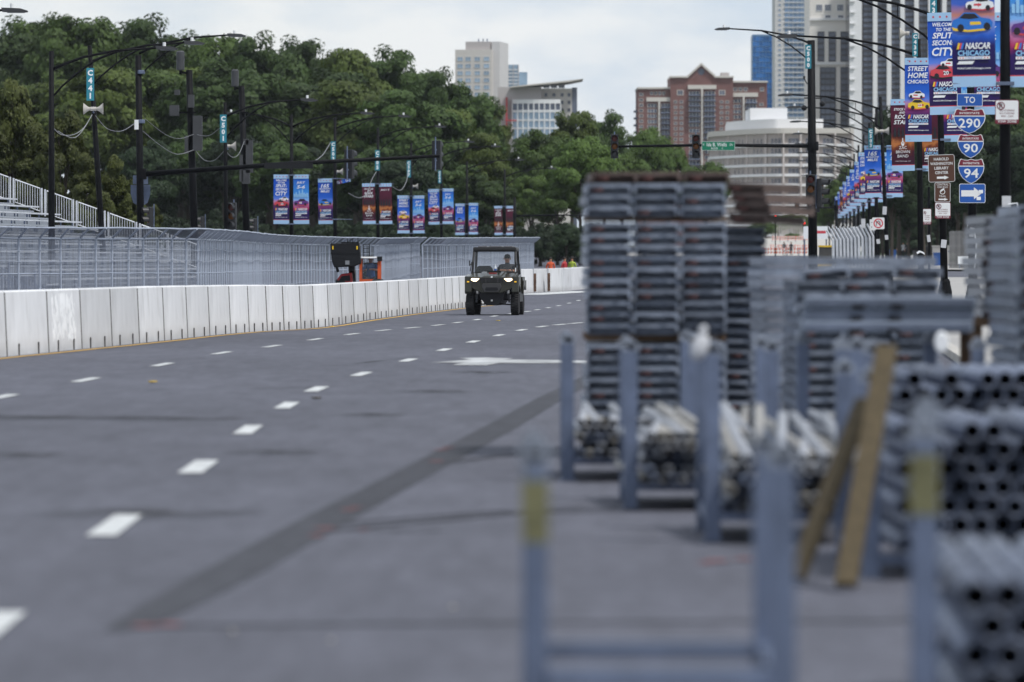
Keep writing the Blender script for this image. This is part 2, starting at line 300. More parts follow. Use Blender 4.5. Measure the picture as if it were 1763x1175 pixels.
# ------------------------------------------------------------------ concrete barrier wall
BARM = mat('barrier_concrete', (.63, .637, .655), .8, var=.1, scale=2.0, bump=.15, bscale=14, rnd=.13, stretch=(3.5, 3.5, .5))
def add_grime(m):                                 # dirt near the foot and thin drips
    t = m.node_tree; L = t.links.new; b = t.nodes['Principled BSDF']; src = b.inputs['Base Color'].links[0].from_socket
    tc = t.nodes.new('ShaderNodeTexCoord'); oi = t.nodes.new('ShaderNodeObjectInfo'); ad = t.nodes.new('ShaderNodeVectorMath'); ad.operation = 'ADD'
    cb = t.nodes.new('ShaderNodeCombineXYZ'); sm = t.nodes.new('ShaderNodeMath'); sm.operation = 'MULTIPLY'; sm.inputs[1].default_value = 40; L(oi.outputs['Random'], sm.inputs[0]); L(sm.outputs[0], cb.inputs[0])
    L(tc.outputs['Object'], ad.inputs[0]); L(cb.outputs[0], ad.inputs[1])
    mp = t.nodes.new('ShaderNodeMapping'); mp.inputs['Scale'].default_value = (9, 9, .9); n = t.nodes.new('ShaderNodeTexNoise'); n.inputs['Scale'].default_value = 1; n.inputs['Detail'].default_value = 5
    L(ad.outputs[0], mp.inputs[0]); L(mp.outputs[0], n.inputs[0])
    r = t.nodes.new('ShaderNodeMapRange'); r.inputs[1].default_value = .62; r.inputs[2].default_value = .78; r.inputs[3].default_value = 0; r.inputs[4].default_value = .42; L(n.outputs[0], r.inputs[0])
    sx = t.nodes.new('ShaderNodeSeparateXYZ'); L(tc.outputs['Object'], sx.inputs[0])
    r3 = t.nodes.new('ShaderNodeMapRange'); r3.inputs[1].default_value = .28; r3.inputs[2].default_value = 0; r3.inputs[3].default_value = 0; r3.inputs[4].default_value = .75; L(sx.outputs['Z'], r3.inputs[0])
    n3 = t.nodes.new('ShaderNodeTexNoise'); n3.inputs['Scale'].default_value = 4; n3.inputs['Detail'].default_value = 5; L(ad.outputs[0], n3.inputs[0]); mu = t.nodes.new('ShaderNodeMath'); mu.operation = 'MULTIPLY'; L(r3.outputs[0], mu.inputs[0]); L(n3.outputs[0], mu.inputs[1])
    mxv = t.nodes.new('ShaderNodeMath'); mxv.operation = 'MAXIMUM'; L(r.outputs[0], mxv.inputs[0]); L(mu.outputs[0], mxv.inputs[1])
    mx = t.nodes.new('ShaderNodeMix'); mx.data_type = 'RGBA'; mx.inputs[7].default_value = (.22, .2, .175, 1); L(mxv.outputs[0], mx.inputs[0]); L(src, mx.inputs[6]); L(mx.outputs[2], b.inputs['Base Color'])
add_grime(BARM)
BASE = [(-160, 634), (-75, 623), (12, 614), (84, 607), (141, 601), (193, 596), (240, 591), (283, 586.5), (323, 582), (361, 578), (397, 574.5), (429, 571.8), (460, 570), (489, 568.6), (518, 566.8), (541, 564.6), (566, 561.6), (589, 558), (610, 554.5), (631, 551.2), (651, 548.4), (669, 546), (688, 543.2), (705, 541), (722, 539), (738, 537), (753, 535.2), (767, 533.5), (780, 532), (792, 530.7), (804, 529.5), (815, 528.4), (826, 527.4), (836, 526.5)]
bm_ = MB().prism([(0, 0), (.045, 1.03), (.065, 1.05), (.33, 1.05), (.375, 1.03), (.42, 0)], 0.006, .994, 'x').mesh('barrier_block', BARM)
pin_ = MB().box((0, 0, .095), (.026, .02, .19)).mesh('anchor_pin', mat('dark_pin_steel', (.04, .036, .034), .7))
joint_ = MB().prism([(-.03, .0), (.014, 1.02), (.08, 1.045), (.2, 1.045), (.2, 0)], -.022, .022, 'x').mesh('joint_shade_strip', mat('painted_joint_shade', (.09, .086, .08), .9, var=.3, scale=6))  # dark strip added proud of the face to paint the shade between blocks
SPL = mat('white_splash', (.88, .89, .9), .7, var=.05)
def barrier(a, c, label, grp, pins=True, hgt=1.0):
    dv = c - a; th = math.atan2(dv.y, dv.x); L = Vector((dv.x, dv.y)).length
    o = inst('barrier_block', bm_, None, a, (0, 0, th), (L, 1, hgt)); tag(o, label, 'barrier', grp)
    if pins:
        j = inst('joint_shade_strip', joint_, o, (1, .02, 0), (0, 0, 0), (1 / L, 1, 1))
        for k in (.27, .74):
            p = inst('anchor_pin', pin_, o, (k, -.008, 0), (0, 0, 0), (1 / L, 1, 1))
    return o
pts = [G(*p) for p in BASE]
for i in range(len(pts) - 1):
    k = i - 1
    lab = 'pale concrete barrier block, %s from the left edge in the long wall' % nth(max(k, 0))
    if i == 0: lab = 'pale concrete barrier block just cut off by the left edge of the photo'
    if i == 3: lab = 'concrete barrier block with a big splash of white paint on its face'
    o = barrier(pts[i], pts[i + 1], lab, 'concrete barrier blocks in the long wall', True, 1 - .06 * max(0, min(1, (i - 6) / 8)) + .05 * max(0, min(1, (i - 22) / 8)))
    if i == 3:
        b = MB()
        for q in range(140):
            u = RN.uniform(.12, .82); z0 = RN.uniform(.15, .8); hh = RN.uniform(.12, .35) * (1 - abs(u - .45)); w = RN.uniform(.01, .028)
            y = .0
            pr = lambda z: .045 * z / 1.03 - .003
            b.add([(u, pr(z0), z0), (u + w, pr(z0), z0 + .03), (u + w * .8, pr(z0 + hh), min(z0 + hh, 1.0)), (u - w * .3, pr(z0 + hh), min(z0 + hh, 1.0) - .04)], [(0, 1, 2, 3)])
        s = b.build('paint_splash', SPL, o)
seg_on_road('yellow_edge_line', [p + Vector((.28, -.12, 0)) for p in pts], .12, LINEY, .008)
fp = [(899, 505), (919, 504.4), (921, 504), (943, 503.4), (946, 503), (968, 502.2), (968.5, 502), (984, 500.6), (998, 499.2), (1012, 498), (1026, 497)]
for i, (a, c) in enumerate([(0, 1), (2, 3), (4, 5), (6, 7), (7, 8), (8, 9), (9, 10)]):
    lab = ['far barrier block with dark smudges just right of the buggy', 'slightly turned far barrier block with a rusty joint, second right of the buggy', 'far barrier block third to the right of the buggy', 'clean far barrier block fourth to the right of the buggy', 'far barrier block fifth to the right of the buggy', 'far barrier block touching the tall plank stack in view', 'far barrier block mostly hidden behind the tall plank stack'][i]
    barrier(G(*fp[a]), G(*fp[c]) + (Vector((0, .9, 0)) if i == 1 else Vector((0, 0, 0))), lab, 'concrete barrier blocks beyond the buggy', False)
    if i in (0, 1):
        q = (G(*fp[c]) if i else G(*fp[c])); MBo = MB().box((0, 0, .45), (.12, .2, .8))
        r = MBo.build('steel_connector', mat('rusty_steel', (.1, .055, .035), .8, var=.4)); r.location = q + Vector((.05, .1, 0)); tag(r, 'dark rusty steel connector in the %s barrier gap right of the buggy' % ('first' if i == 0 else 'second'), 'connector')
# ------------------------------------------------------------------ debris fence
FEN = mat('chain_link', (.23, .255, .315), .55, .3, .35, 3.0, trans=.38, stretch=(6, 6, .35))
FPOST = mat('fence_post_steel', (.36, .4, .48), .5, .25, .2, 3)
def fence(name, label, path, gap=.8):
    pts = [Vector((X(px, Y), Y, zg(Y))) for px, Y in path]
    root = thing(name, label, 'fence', pts[0])
    post = MB().tube([(0, 0, 0), (0, 0, 2.14), (0, -.33, 2.42)], .036, 6).mesh('post', FPOST)
    ln = [0]
    for i in range(len(pts) - 1): ln.append(ln[-1] + (pts[i + 1] - pts[i]).length)
    def at(u):
        for i in range(len(pts) - 1):
            if u <= ln[i + 1] or i == len(pts) - 2:
                k = (u - ln[i]) / (ln[i + 1] - ln[i]); return pts[i].lerp(pts[i + 1], k), pts[i + 1] - pts[i]
    n = int(ln[-1] / gap); P_ = []
    for i in range(n + 1):
        p, dv = at(min(i * gap, ln[-1])); th = math.atan2(dv.y, dv.x); P_.append((p - pts[0], th))
        inst('post', post, root, p - pts[0], (RN.uniform(-.01, .01), RN.uniform(-.012, .012), th))
    for nm, off, z, r in (('top_rail', -.33, 2.42, .026), ('bend_rail', 0, 2.14, .034), ('middle_rail', 0, 1.2, .018)):
        MB().tube([p + Vector((-off * math.sin(th) * -1 * -1, off * math.cos(th), z + RN.uniform(-.012, .012))) for p, th in P_], r, 5).build(nm, FPOST, root)
    for k, z in enumerate((.75, 1.55, 1.85)):
        MB().tube([p + Vector((.05 * math.sin(th), -.05 * math.cos(th), z + .03 * math.sin(j * .5 + k) + RN.uniform(-.012, .012))) for j, (p, th) in enumerate(P_)], .008, 4).build('tension_cable', FPOST, root)
    for i in range(n):
        (p, a), (q, c) = P_[i], P_[i + 1]
        V = []
        for z, o in ((.02, 0), (2.14, 0), (2.42, -.33)):
            V += [(p.x - o * math.sin(a), p.y + o * math.cos(a), p.z + z), (q.x - o * math.sin(c), q.y + o * math.cos(c), q.z + z)]
        MB().add(V, [(0, 1, 3, 2), (2, 3, 5, 4)]).build('mesh_panel', FEN, root)
    return root
fence('debris_fence', 'long grey chain-link debris fence with bent-over top behind the barrier wall', [(-90, 146), (0, 150), (120, 152), (240, 155), (340, 158), (400, 170), (450, 190), (500, 203), (563, 213), (644, 221), (686, 241), (705, 262), (724, 268)])
fence('debris_fence', 'shorter grey chain-link debris fence behind the buggy roof', [(728, 228), (757, 231), (806, 243), (860, 262), (919, 285)])
# ------------------------------------------------------------------ grandstands
def rail_panel(parent, a, c, h):                   # a slanted guard panel with balusters between two posts
    r = MB()
    for p in (a, c): r.tube([p, p + Vector((0, 0, h))], .035, 6)
    o = r.build('rail_post', ALU, parent)
    r = MB(); up = Vector((0, 0, 1)); e = (c - a) * .06
    r.tube([a + e + up * (h - .03), c - e + up * (h - .03)], .022, 5); r.tube([a + e + up * .12, c - e + up * .12], .02, 5)
    for i in range(11):
        k = .06 + .88 * i / 10; p = a.lerp(c, k); r.tube([p + up * .12, p + up * (h - .03)], .012, 4)
    r.build('guard_panel', ALU, parent)
def stand(name, label, loc, rz, rows, L, run, rise, z0, rails, sect=1):
    root = thing(name, label, 'grandstand', loc, rz)
    for i in range(rows):
        x = i * run; z = z0 - i * rise
        for k in range(sect):
            y0 = -L + k * L / sect + .06; y1 = -L + (k + 1) * L / sect - .06
            be = MB().bb(x - .14, x + .14, y0, y1, z + .40, z + .45)
            be.build('bench', ALU, root); MB().bb(x + .18, x + run - .05, y0, y1, z - .03, z + .02).build('footboard', ALU, root)
            MB().bb(x - .18, x - .16, y0, y1, z - .02, z + .3).build('riser', ALU, root)
        fr = MB()
        for y in np.arange(-L, .01, 2.4): fr.tube([(x - .15, y, -.3), (x - .15, y, z + .40)], .03, 4); fr.tube([(x - .15, y, z), (x + run, y, max(z - rise * 2, 0))], .022, 4)
        fr.build('support_frame', GALV, root)
    if rails:
        for i in range(rails):
            a = Vector((-.4 + i * 1.12, .08, z0 + .35 - i * 1.12 * rise / run)); c = Vector((-.4 + i * 1.12 + 1.0, .08, z0 + .35 - (i * 1.12 + 1.0) * rise / run)); rail_panel(root, a, c, .95)
    return root
stand('grandstand', 'tall aluminium grandstand with stepped guard rail at the left edge of the photo', (X(-12, 200), 200, 0), -.09, 13, 34, .76, .27, 3.55, 9, 3)
stand('grandstand', 'low aluminium bleacher seen through the fence between the leaning pole and signal pole', (X(236, 222), 222, 0), -math.pi / 2 - .1, 6, 5, .7, .28, 1.95, 0, 2)
stand('grandstand', 'low aluminium bleacher seen through the fence behind the black basket', (X(395, 232), 232, 0), -math.pi / 2 - .1, 6, 5.4, .7, .28, 1.9, 0, 2)
# ------------------------------------------------------------------ people
SHG = mat('grey_cloth', (.05, .052, .06), .85); JEAN = mat('dark_cloth', (.02, .022, .03), .85); HIV = mat('hi_vis_orange', (.6, .1, .035), .7); HIY = mat('hi_vis_yellow', (.36, .46, .06), .7); BLS = mat('blue_cloth', (.03, .1, .3), .8); WHS = mat('pale_cloth', (.5, .5, .52), .8)
def body(name, J, E, mats, fn, root='pelvis'):
    ks = list(J); me = bpy.data.meshes.new('body'); me.from_pydata([J[k][0] for k in ks], [(ks.index(a), ks.index(b)) for a, b in E], [])
    o = bpy.data.objects.new('body', me); COL.objects.link(o); o.modifiers.new('skin', 'SKIN'); sv = me.skin_vertices[0].data if me.skin_vertices else None
    if sv is None:
        bm = bmesh.new(); bm.from_mesh(me); bm.verts.layers.skin.verify(); bm.to_mesh(me); bm.free(); sv = me.skin_vertices[0].data
    for i, k in enumerate(ks):
        r = J[k][1]; sv[i].radius = r if isinstance(r, tuple) else (r, r); sv[i].use_root = (k == root)
    s = o.modifiers.new('sub', 'SUBSURF'); s.levels = s.render_levels = 1
    dg = bpy.context.evaluated_depsgraph_get(); dg.update(); nm = bpy.data.meshes.new_from_object(o.evaluated_get(dg)); bpy.data.objects.remove(o); nm.name = name
    nm.materials.clear()
    for m in mats: nm.materials.append(m)
    for p in nm.polygons: p.material_index = fn(p.center); p.use_smooth = True
    return nm
ES = [('pelvis', 'spine'), ('spine', 'chest'), ('chest', 'neck'), ('neck', 'chin'), ('chin', 'head'), ('head', 'top')]
for s in 'lr': ES += [('chest', 'sh' + s), ('sh' + s, 'el' + s), ('el' + s, 'wr' + s), ('wr' + s, 'ha' + s), ('pelvis', 'hi' + s), ('hi' + s, 'kn' + s), ('kn' + s, 'an' + s), ('an' + s, 'to' + s)]
def stander(step=.0, arm=0.0):
    J = dict(pelvis=((0, 0, .95), (.15, .11)), spine=((0, 0, 1.15), (.14, .1)), chest=((0, 0, 1.34), (.16, .11)), neck=((0, 0, 1.48), .06), chin=((0, -.015, 1.57), .07), head=((0, -.01, 1.65), .09), top=((0, 0, 1.72), .07))
    for s, k in (('l', 1), ('r', -1)):
        J.update({'sh' + s: ((.18 * k, 0, 1.42), .06), 'el' + s: ((.24 * k, .03 - arm * k * .1, 1.14), .042), 'wr' + s: ((.25 * k, -.06 - arm * k * .2, .92), .032), 'ha' + s: ((.25 * k, -.08 - arm * k * .22, .83), .034),
                  'hi' + s: ((.09 * k, 0, .88), .09), 'kn' + s: ((.1 * k, -.03 - step * k * .18, .5), .062), 'an' + s: ((.1 * k, .02 - step * k * .3, .1), .042), 'to' + s: ((.1 * k, -.13 - step * k * .3, .05), .042)})
    return J
def clothes(top, bot): return lambda c: 2 if (c.z > 1.5 or c.z < .06 or (abs(c.x) > .2 and c.z < 1.1)) else (0 if c.z > .93 else 1)
hair_ = MB().ball((0, .012, 1.685), (.098, .105, .09), 10, 6).mesh('hair', HAIR, True)
def walker(label, loc, rz, top, bot, step, scale=1.0, hat=None):
    root = thing('person', label, 'person', loc, rz); root.scale = (scale,) * 3
    inst('body', body('body', stander(step, step), ES, [top, bot, SKIN], clothes(0, 0)), root)
    inst('hair', hair_, root)
    return root
def ground_at(px, Y, dz=0): return (X(px, Y), Y, zg(Y) + dz)
walker('person in a white shirt walking on the far right pavement', ground_at(1555, 560, .12), .2, WHS, JEAN, .8)
walker('person in dark clothes walking left of the white-shirted one', ground_at(1547, 563, .12), .3, SHG, JEAN, -.7)
walker('person in black clothes walking right of the white-shirted one', ground_at(1562, 558, .12), -.1, JEAN, JEAN, .6)
walker('worker in an orange vest standing beyond the far barrier', ground_at(948, 273), .2, HIV, JEAN, .2, .84)
walker('worker in a pink-red top beside a tree beyond the far barrier', ground_at(972, 276), 1, RED, JEAN, .3, .84)
walker('worker in a yellow hi-vis vest near the tall plank stack', ground_at(985, 277), -.4, HIY, JEAN, .2, .84)
walker('small dark far figure on the pale road, the left one of two', ground_at(1350, 700), 0, SHG, JEAN, .5)
walker('small dark far figure on the pale road, the right one of two', ground_at(1362, 690), 0, JEAN, JEAN, -.4)
# ------------------------------------------------------------------ utility buggy with driver
UPAINT = mat('olive_black_paint', (.026, .027, .02), .22, .2, .1, 3, spec=.6); UPL = mat('black_plastic', (.012, .012, .0135), .45); BUMP = mat('grey_bumper_plastic', (.04, .04, .042), .5)
LAMP = mat('headlight_lens', (1, .78, .5), emit=2.6); AMB = mat('amber_marker', (.8, .45, .02), .4, emit=.35); CHROME = mat('bright_metal', (.6, .6, .6), .3, .8)
GLASS = mat('clear_glass', (.2, .22, .24), .05, trans=.86)
u = thing('utility_buggy', 'dark green open utility buggy with lit headlights driving toward the camera', 'buggy', (X(853, 162), 162, 0), math.radians(-4))
def Lx(px): return (px - 590) / 446
def Lz(py): return (1050 - py) / 446
hb = MB()
hb.add([(-.66, -.5, 1.2), (.66, -.5, 1.2), (.6, -1.38, 1.07), (-.6, -1.38, 1.07), (-.7, -.5, .9), (.7, -.5, .9), (.68, -1.4, .9), (-.68, -1.4, .9)], [(0, 3, 2, 1), (3, 7, 6, 2), (0, 4, 7, 3), (1, 2, 6, 5), (0, 1, 5, 4)])
hb.add([(-.34, -.5, 1.235), (.34, -.5, 1.235), (.25, -1.34, 1.105), (-.25, -1.34, 1.105), (-.38, -.5, 1.19), (.38, -.5, 1.19), (.3, -1.39, 1.06), (-.3, -1.39, 1.06)], [(0, 3, 2, 1), (3, 7, 6, 2), (0, 4, 7, 3), (1, 2, 6, 5)])
hb.build('hood', UPAINT, u, bevel=.025)
MB().bb(-.2, .2, -.56, -.5, 1.235, 1.26).build('hood_vent', UPL, u)
MB().bb(-.12, .1, -.85, -.75, 1.185, 1.2).build('hood_stripe', RED, u)
MB().prism([(-.68, 1.08), (.68, 1.08), (.71, .88), (.52, .74), (.28, .63), (-.28, .63), (-.52, .74), (-.71, .88)], -1.44, -1.2).build('front_fascia', UPAINT, u, bevel=.015)
for s in (-1, 1):
    hl = MB().prism([(s * a, c) for a, c in ((.33, 1.035), (.33, 1.05), (.585, 1.055), (.6, 1.0), (.52, .945), (.43, .945))][::s], -1.475, -1.43).build('headlight', UPL, u)
    MB().prism([(s * a, c) for a, c in ((.352, 1.03), (.352, 1.042), (.572, 1.047), (.585, 1.0), (.515, .957), (.435, .957))][::s], -1.485, -1.473).build('lens', LAMP, hl)
    MB().bb(s * .67 - .03, s * .67 + .03, -1.46, -1.42, .93, .965).build('side_marker', AMB, u)
    fd = MB().prism([(-1.43, 1.1), (-.62, 1.16), (-.56, .66), (-.62, .64), (-.72, .78), (-1.0, .86), (-1.28, .78), (-1.4, .6), (-1.46, .66)], s * .57, s * .765, 'x').build('fender', UPAINT, u, bevel=.015)
    MB().prism([(.62, .98), (1.75, .98), (1.75, .7), (1.5, .72), (1.05, .86), (.7, .72), (.62, .62)], s * .57, s * .765, 'x').build('rear_fender', UPAINT, u)
    MB().bb(s * .56, s * .74, -.6, .65, .38, .6).build('side_sill', UPL, u) if s > 0 else MB().bb(-.74, -.56, -.6, .65, .38, .6).build('side_sill', UPL, u)
    MB().tube([(s * .62, -.52, 1.15), (s * .605, -.42, 1.5), (s * .59, -.2, 1.84)], .034, 8).build('windscreen_pillar', BLACK, u)
    MB().tube([(s * .62, .75, .9), (s * .61, .72, 1.4), (s * .585, .66, 1.84)], .036, 8).build('rear_pillar', UPL, u)
    MB().tube([(s * .70, -.3, 1.25), (s * .67, -.1, 1.5), (s * .66, .4, 1.45), (s * .68, .6, 1.0)], .014, 5).build('door_net_strap', UPL, u)
    a = MB()
    for z in (.46, .32): a.tube([(s * .16, -1.15, z), (s * .5, -.98, z - .02)], .018, 6); a.tube([(s * .16, -.8, z), (s * .5, -.98, z - .02)], .018, 6)
    a.build('suspension_arm', UPL, u)
    sh = MB().tube([(s * .40, -1.0, .86), (s * .47, -1.0, .36)], .03, 8).build('shock_absorber', GREY, u)
    MB().lathe([(.045, k * .03) for k in range(0)] or [(.04, 0), (.046, .02), (.046, .2), (.04, .22)], (s * .425, -1.0, .6), 10).build('spring', CHROME, sh)
    mi = MB().tube([(s * .62, -.45, 1.42), (s * .69, -.47, 1.44)], .012, 5).box((s * .7, -.48, 1.47), (.03, .05, .16)).build('mirror', UPL, u)
gs = MB(); g = MB().bb(-.31, .31, -1.455, -1.445, .915, 1.05)
for k in range(5): gs.bb(-.3, .3, -1.47, -1.455, .922 + k * .028, .932 + k * .028)
for k in (-.17, .17): gs.bb(k - .015, k + .015, -1.475, -1.455, .92, 1.04)
g = g.build('grille', BLACK, u); gs.build('grille_bars', BUMP, g)
MB().disc(0, 1.083, .03, .022, -1.449).build('emblem', WHITE, u)
bp = MB().prism([(-.25, .9), (.25, .9), (.28, .8), (.2, .66), (-.2, .66), (-.28, .8)], -1.50, -1.43).build('bumper', BUMP, u, bevel=.012)
MB().prism([(-.16, .79), (.16, .79), (.19, .73), (.15, .7), (-.15, .7), (-.19, .73)], -1.506, -1.495).build('bumper_opening', BLACK, bp)
MB().prism([(-.16, .28), (.16, .28), (.34, .5), (.36, .75), (-.36, .75), (-.34, .5)], -1.36, 1.5).build('underbody', BLACK, u)
MB().box((0, -1.42, .42), (.05, .06, .05)).build('tow_hook', CHROME, u)
MB().bb(-.7, .7, -.5, .75, .58, .66).build('cab_floor', UPL, u)
MB().bb(-.66, .66, -.5, -.38, .9, 1.21).build('dashboard', UPL, u)
MB().bb(-.6, .6, .18, .68, .62, .84).build('seat_base', UPL, u, bevel=.03)
for s in (-1, 1): MB().prism([(s * .36 - .26, .84), (s * .36 + .26, .84), (s * .36 + .25, 1.3), (s * .36 + .17, 1.4), (s * .36 - .17, 1.4), (s * .36 - .25, 1.3)], .52, .64).build('seat_back', UPL, u, bevel=.03)
MB().bb(-.72, .72, .8, 1.8, .72, .8).bb(-.72, .72, .8, .84, .8, 1.08).bb(-.72, -.68, .84, 1.8, .8, 1.08).bb(.68, .72, .84, 1.8, .8, 1.08).build('cargo_bed', UPAINT, u)
MB().bb(-.62, .62, -.28, .78, 1.80, 1.93).build('roof', UPL, u, bevel=.04)
rr = MB()
for a, c in ((-.48, -.22), (-.16, .2), (.26, .5)): rr.bb(a, c, -.26, .76, 1.925, 1.96)
rr.build('roof_rib', mat('sun_faded_plastic', (.12, .12, .13), .5), u, bevel=.015)
MB().add([(-.59, -.47, 1.23), (.59, -.47, 1.23), (.565, -.235, 1.8), (-.565, -.235, 1.8)], [(0, 1, 2, 3)]).build('windscreen', GLASS, u)
MB().box((.61, -.52, 1.28), (.03, .02, .12)).build('registration_sticker', WHITE, u)
def wheel(x, y, n=24):
    w = inst('wheel', MB().lathe([(.0, -.09), (.15, -.09), (.17, -.1), (.17, .1), (.15, .09), (.0, .09)], (0, 0, 0), 16, 'x').mesh('wheel', DGREY), u, (x, y, .318))
    t = MB().lathe([(.175, -.1), (.25, -.118), (.298, -.1), (.305, 0), (.298, .1), (.25, .118), (.175, .1)], (0, 0, 0), n, 'x')
    for k in range(n):
        a = 2 * math.pi * k / n
        for sx in (-1, 1):
            aa = a + sx * math.pi / n / 2; t.box((sx * .055, .305 * math.cos(aa), .305 * math.sin(aa)), (.1, .04, .03), Matrix.Rotation(aa - math.pi / 2, 3, 'X'))
    t.build('tyre', RUB, w)
for x in (-.635, .635): wheel(x, -1.0); wheel(x * .98, 1.05)
sw = MB(); c0 = Vector((.34, -.22, 1.2)); e1 = Vector((1, 0, 0)); e2 = Vector((0, .45, .9)).normalized()
sw.tube([c0 + (e1 * math.cos(a * math.pi / 8) + e2 * math.sin(a * math.pi / 8)) * .17 for a in range(17)], .016, 6, False); sw.tube([c0 - e1 * .16, c0 + e1 * .16], .014, 5); sw.tube([c0, c0 + Vector((0, -.2, -.12))], .02, 6); sw.build('steering_wheel', UPL, u)
ub = thing('water_bottle', 'clear water bottle with blue label on the buggy dashboard', 'bottle', u.location + Vector((0, -.42, 1.21)))
MB().lathe([(.034, 0), (.036, .02), (.036, .13), (.014, .18), (.014, .2)], n=10).build('bottle_body', mat('bottle_plastic', (.6, .65, .7), .15), ub); MB().lathe([(.037, .05), (.037, .1)], n=10).build('bottle_label', BLUE, ub); MB().lathe([(.016, .2), (.016, .22)], n=8).build('bottle_cap', WHITE, ub)
us = thing('radio', 'black hand-held radio standing upright on the buggy dashboard', 'radio', u.location + Vector((.09, -.44, 1.21))); MB().bb(-.03, .03, -.02, .02, 0, .15).build('radio_case', UPL, us); MB().tube([(.015, 0, .15), (.015, 0, .24)], .006, 5).build('antenna', BLACK, us)
# driver
J = dict(pelvis=((0, .02, .92), (.15, .12)), spine=((0, .03, 1.12), (.14, .1)), chest=((0, .0, 1.32), (.16, .11)), neck=((0, -.02, 1.46), .06), chin=((0, -.05, 1.535), .068), head=((0, -.045, 1.61), .088), top=((0, -.03, 1.68), .072),
         shl=((.19, -.01, 1.41), .062), ell=((.27, -.22, 1.24), .045), wrl=((.04, -.4, 1.27), .032), hal=((-.05, -.42, 1.27), .03), shr=((-.19, -.01, 1.41), .062), elr=((-.27, -.18, 1.2), .045), wrr=((-.17, -.4, 1.24), .032), har=((-.15, -.47, 1.26), .03),
         hil=((.1, -.04, .9), .09), knl=((.15, -.5, .98), .065), anl=((.14, -.72, .72), .045), tol=((.14, -.84, .69), .045), hir=((-.1, -.04, .9), .09), knr=((-.13, -.5, .98), .065), anr=((-.12, -.72, .72), .045), tor=((-.12, -.84, .69), .045))
dr = thing('person', 'driver in grey T-shirt and sunglasses with both hands on the buggy wheel', 'person', u.location + Vector((.34, .28, 0)), math.radians(-4))
def dcol(c):
    if c.z > 1.49: return 2
    if c.y < -.2 and c.z > 1.1 and not (abs(c.x) > .25 and c.y > -.1): return 2
    return 0 if c.z > .98 and c.y > -.24 else 1
inst('body', body('body', J, ES, [SHG, JEAN, SKIN], dcol), dr)
MB().ball((0, -.02, 1.665), (.092, .105, .07), 12, 6).build('hair', HAIR, dr, True)
MB().box((-.04, -.135, 1.625), (.06, .02, .04)).box((.04, -.135, 1.625), (.06, .02, .04)).box((0, -.137, 1.635), (.03, .012, .012)).box((.09, -.08, 1.63), (.008, .11, .012)).box((-.09, -.08, 1.63), (.008, .11, .012)).build('sunglasses', BLACK, dr)
MB().add([(-.016, -.13, 1.575), (.016, -.13, 1.575), (0, -.165, 1.58), (0, -.135, 1.625)], [(0, 2, 3), (2, 1, 3), (0, 1, 2), (0, 3, 1)]).build('nose', SKIN, dr)
MB().box((0, -.122, 1.548), (.045, .012, .01)).build('mouth', mat('lips', (.22, .08, .06), .5), dr)
for s in (-1, 1): MB().ball((s * .092, -.03, 1.605), (.014, .026, .036), 6, 5).build('ear', SKIN, dr, True)
for hx, hy, s in ((-.06, -.43, 1), (-.14, -.49, -1)):
    hm = MB()
    for k in range(4):
        x = hx + s * (.0) + (k - 1.5) * .021; L = (.8, 1, .95, .75)[k]; z = 1.275
        hm.tube([(x, hy, z), (x, hy - .035 * L, z + .012), (x, hy - .055 * L, z - .012), (x, hy - .04 * L, z - .035)], [.010, .010, .009, .007], 6)
    hm.tube([(hx + s * .03, hy + .01, 1.265), (hx + s * .05, hy - .02, 1.255), (hx + s * .045, hy - .045, 1.25)], [.012, .011, .008], 6)
    hm.build('finger_set', SKIN, dr, True)
# ------------------------------------------------------------------ orange telehandler with raised basket
tY = 196; ts = sc(tY); tz0 = zg(tY)
t = thing('telehandler', 'orange telehandler with a raised black work basket behind the barrier wall', 'telehandler', (X(614, tY), tY, tz0), 0)
tx = lambda px: (px - 614) / ts; tz = lambda py: H + (HZ - py) / ts - tz0
bk = MB().prism([(tx(570), tz(420)), (tx(620), tz(418)), (tx(623), tz(454)), (tx(611), tz(459)), (tx(577), tz(461)), (tx(573), tz(450))], -1.0, -.1).build('work_basket', BLACK, t, bevel=.03)
bs = MB()
for k in range(6): bs.bb(tx(572 + k * 9), tx(573.2 + k * 9), -1.0, -.97, tz(422), tz(411 if k > 2 else 418))
bs.bb(tx(588), tx(619), -1.0, -.97, tz(419), tz(417)).bb(tx(571), tx(621), -1.02, -1.0, tz(437), tz(435)).build('basket_rail', BLACK, bk)
for a in (573.5, 615): MB().bb(tx(a), tx(a + 2.4), -1.02, -1.0, tz(430), tz(424)).build('reflector', mat('yellow_reflector', (.75, .5, .02), .4), bk)
MB().bb(tx(596), tx(603), -1.03, -1.0, tz(456), tz(449)).build('basket_latch', GREY, bk)
MB().prism([(-.1, 1.2), (2.3, .75), (2.3, 1.1), (-.1, 1.5)], tx(600), tx(610), 'x').build('boom', DGREY, t)
MB().tube([(tx(580), -.2, tz(458)), (tx(582), -.1, tz(468))], .05, 6).build('boom_foot', BLACK, t)
ld = MB()
for a in (625, 636): ld.bb(tx(a), tx(a + 1.2), -.3, -.26, tz(445), tz(421))
for k in range(4): ld.bb(tx(625), tx(637), -.3, -.27, tz(442 - k * 6.5), tz(441 - k * 6.5))
ld.build('ladder', BLACK, t)
cb = MB()
for a, w in ((619, 4.5), (650.5, 5)): cb.bb(tx(a), tx(a + w), -.3, -.2, tz(500), tz(446)).bb(tx(a), tx(a + w), .9, 1.0, tz(500), tz(446))
cb.bb(tx(619), tx(655), -.31, -.21, tz(487), tz(481)); cb.build('cab_frame', ORANGE, t)
MB().bb(tx(620), tx(654), -.35, 1.05, tz(446), tz(442.5)).build('cab_roof', WHITE, t, bevel=.03)
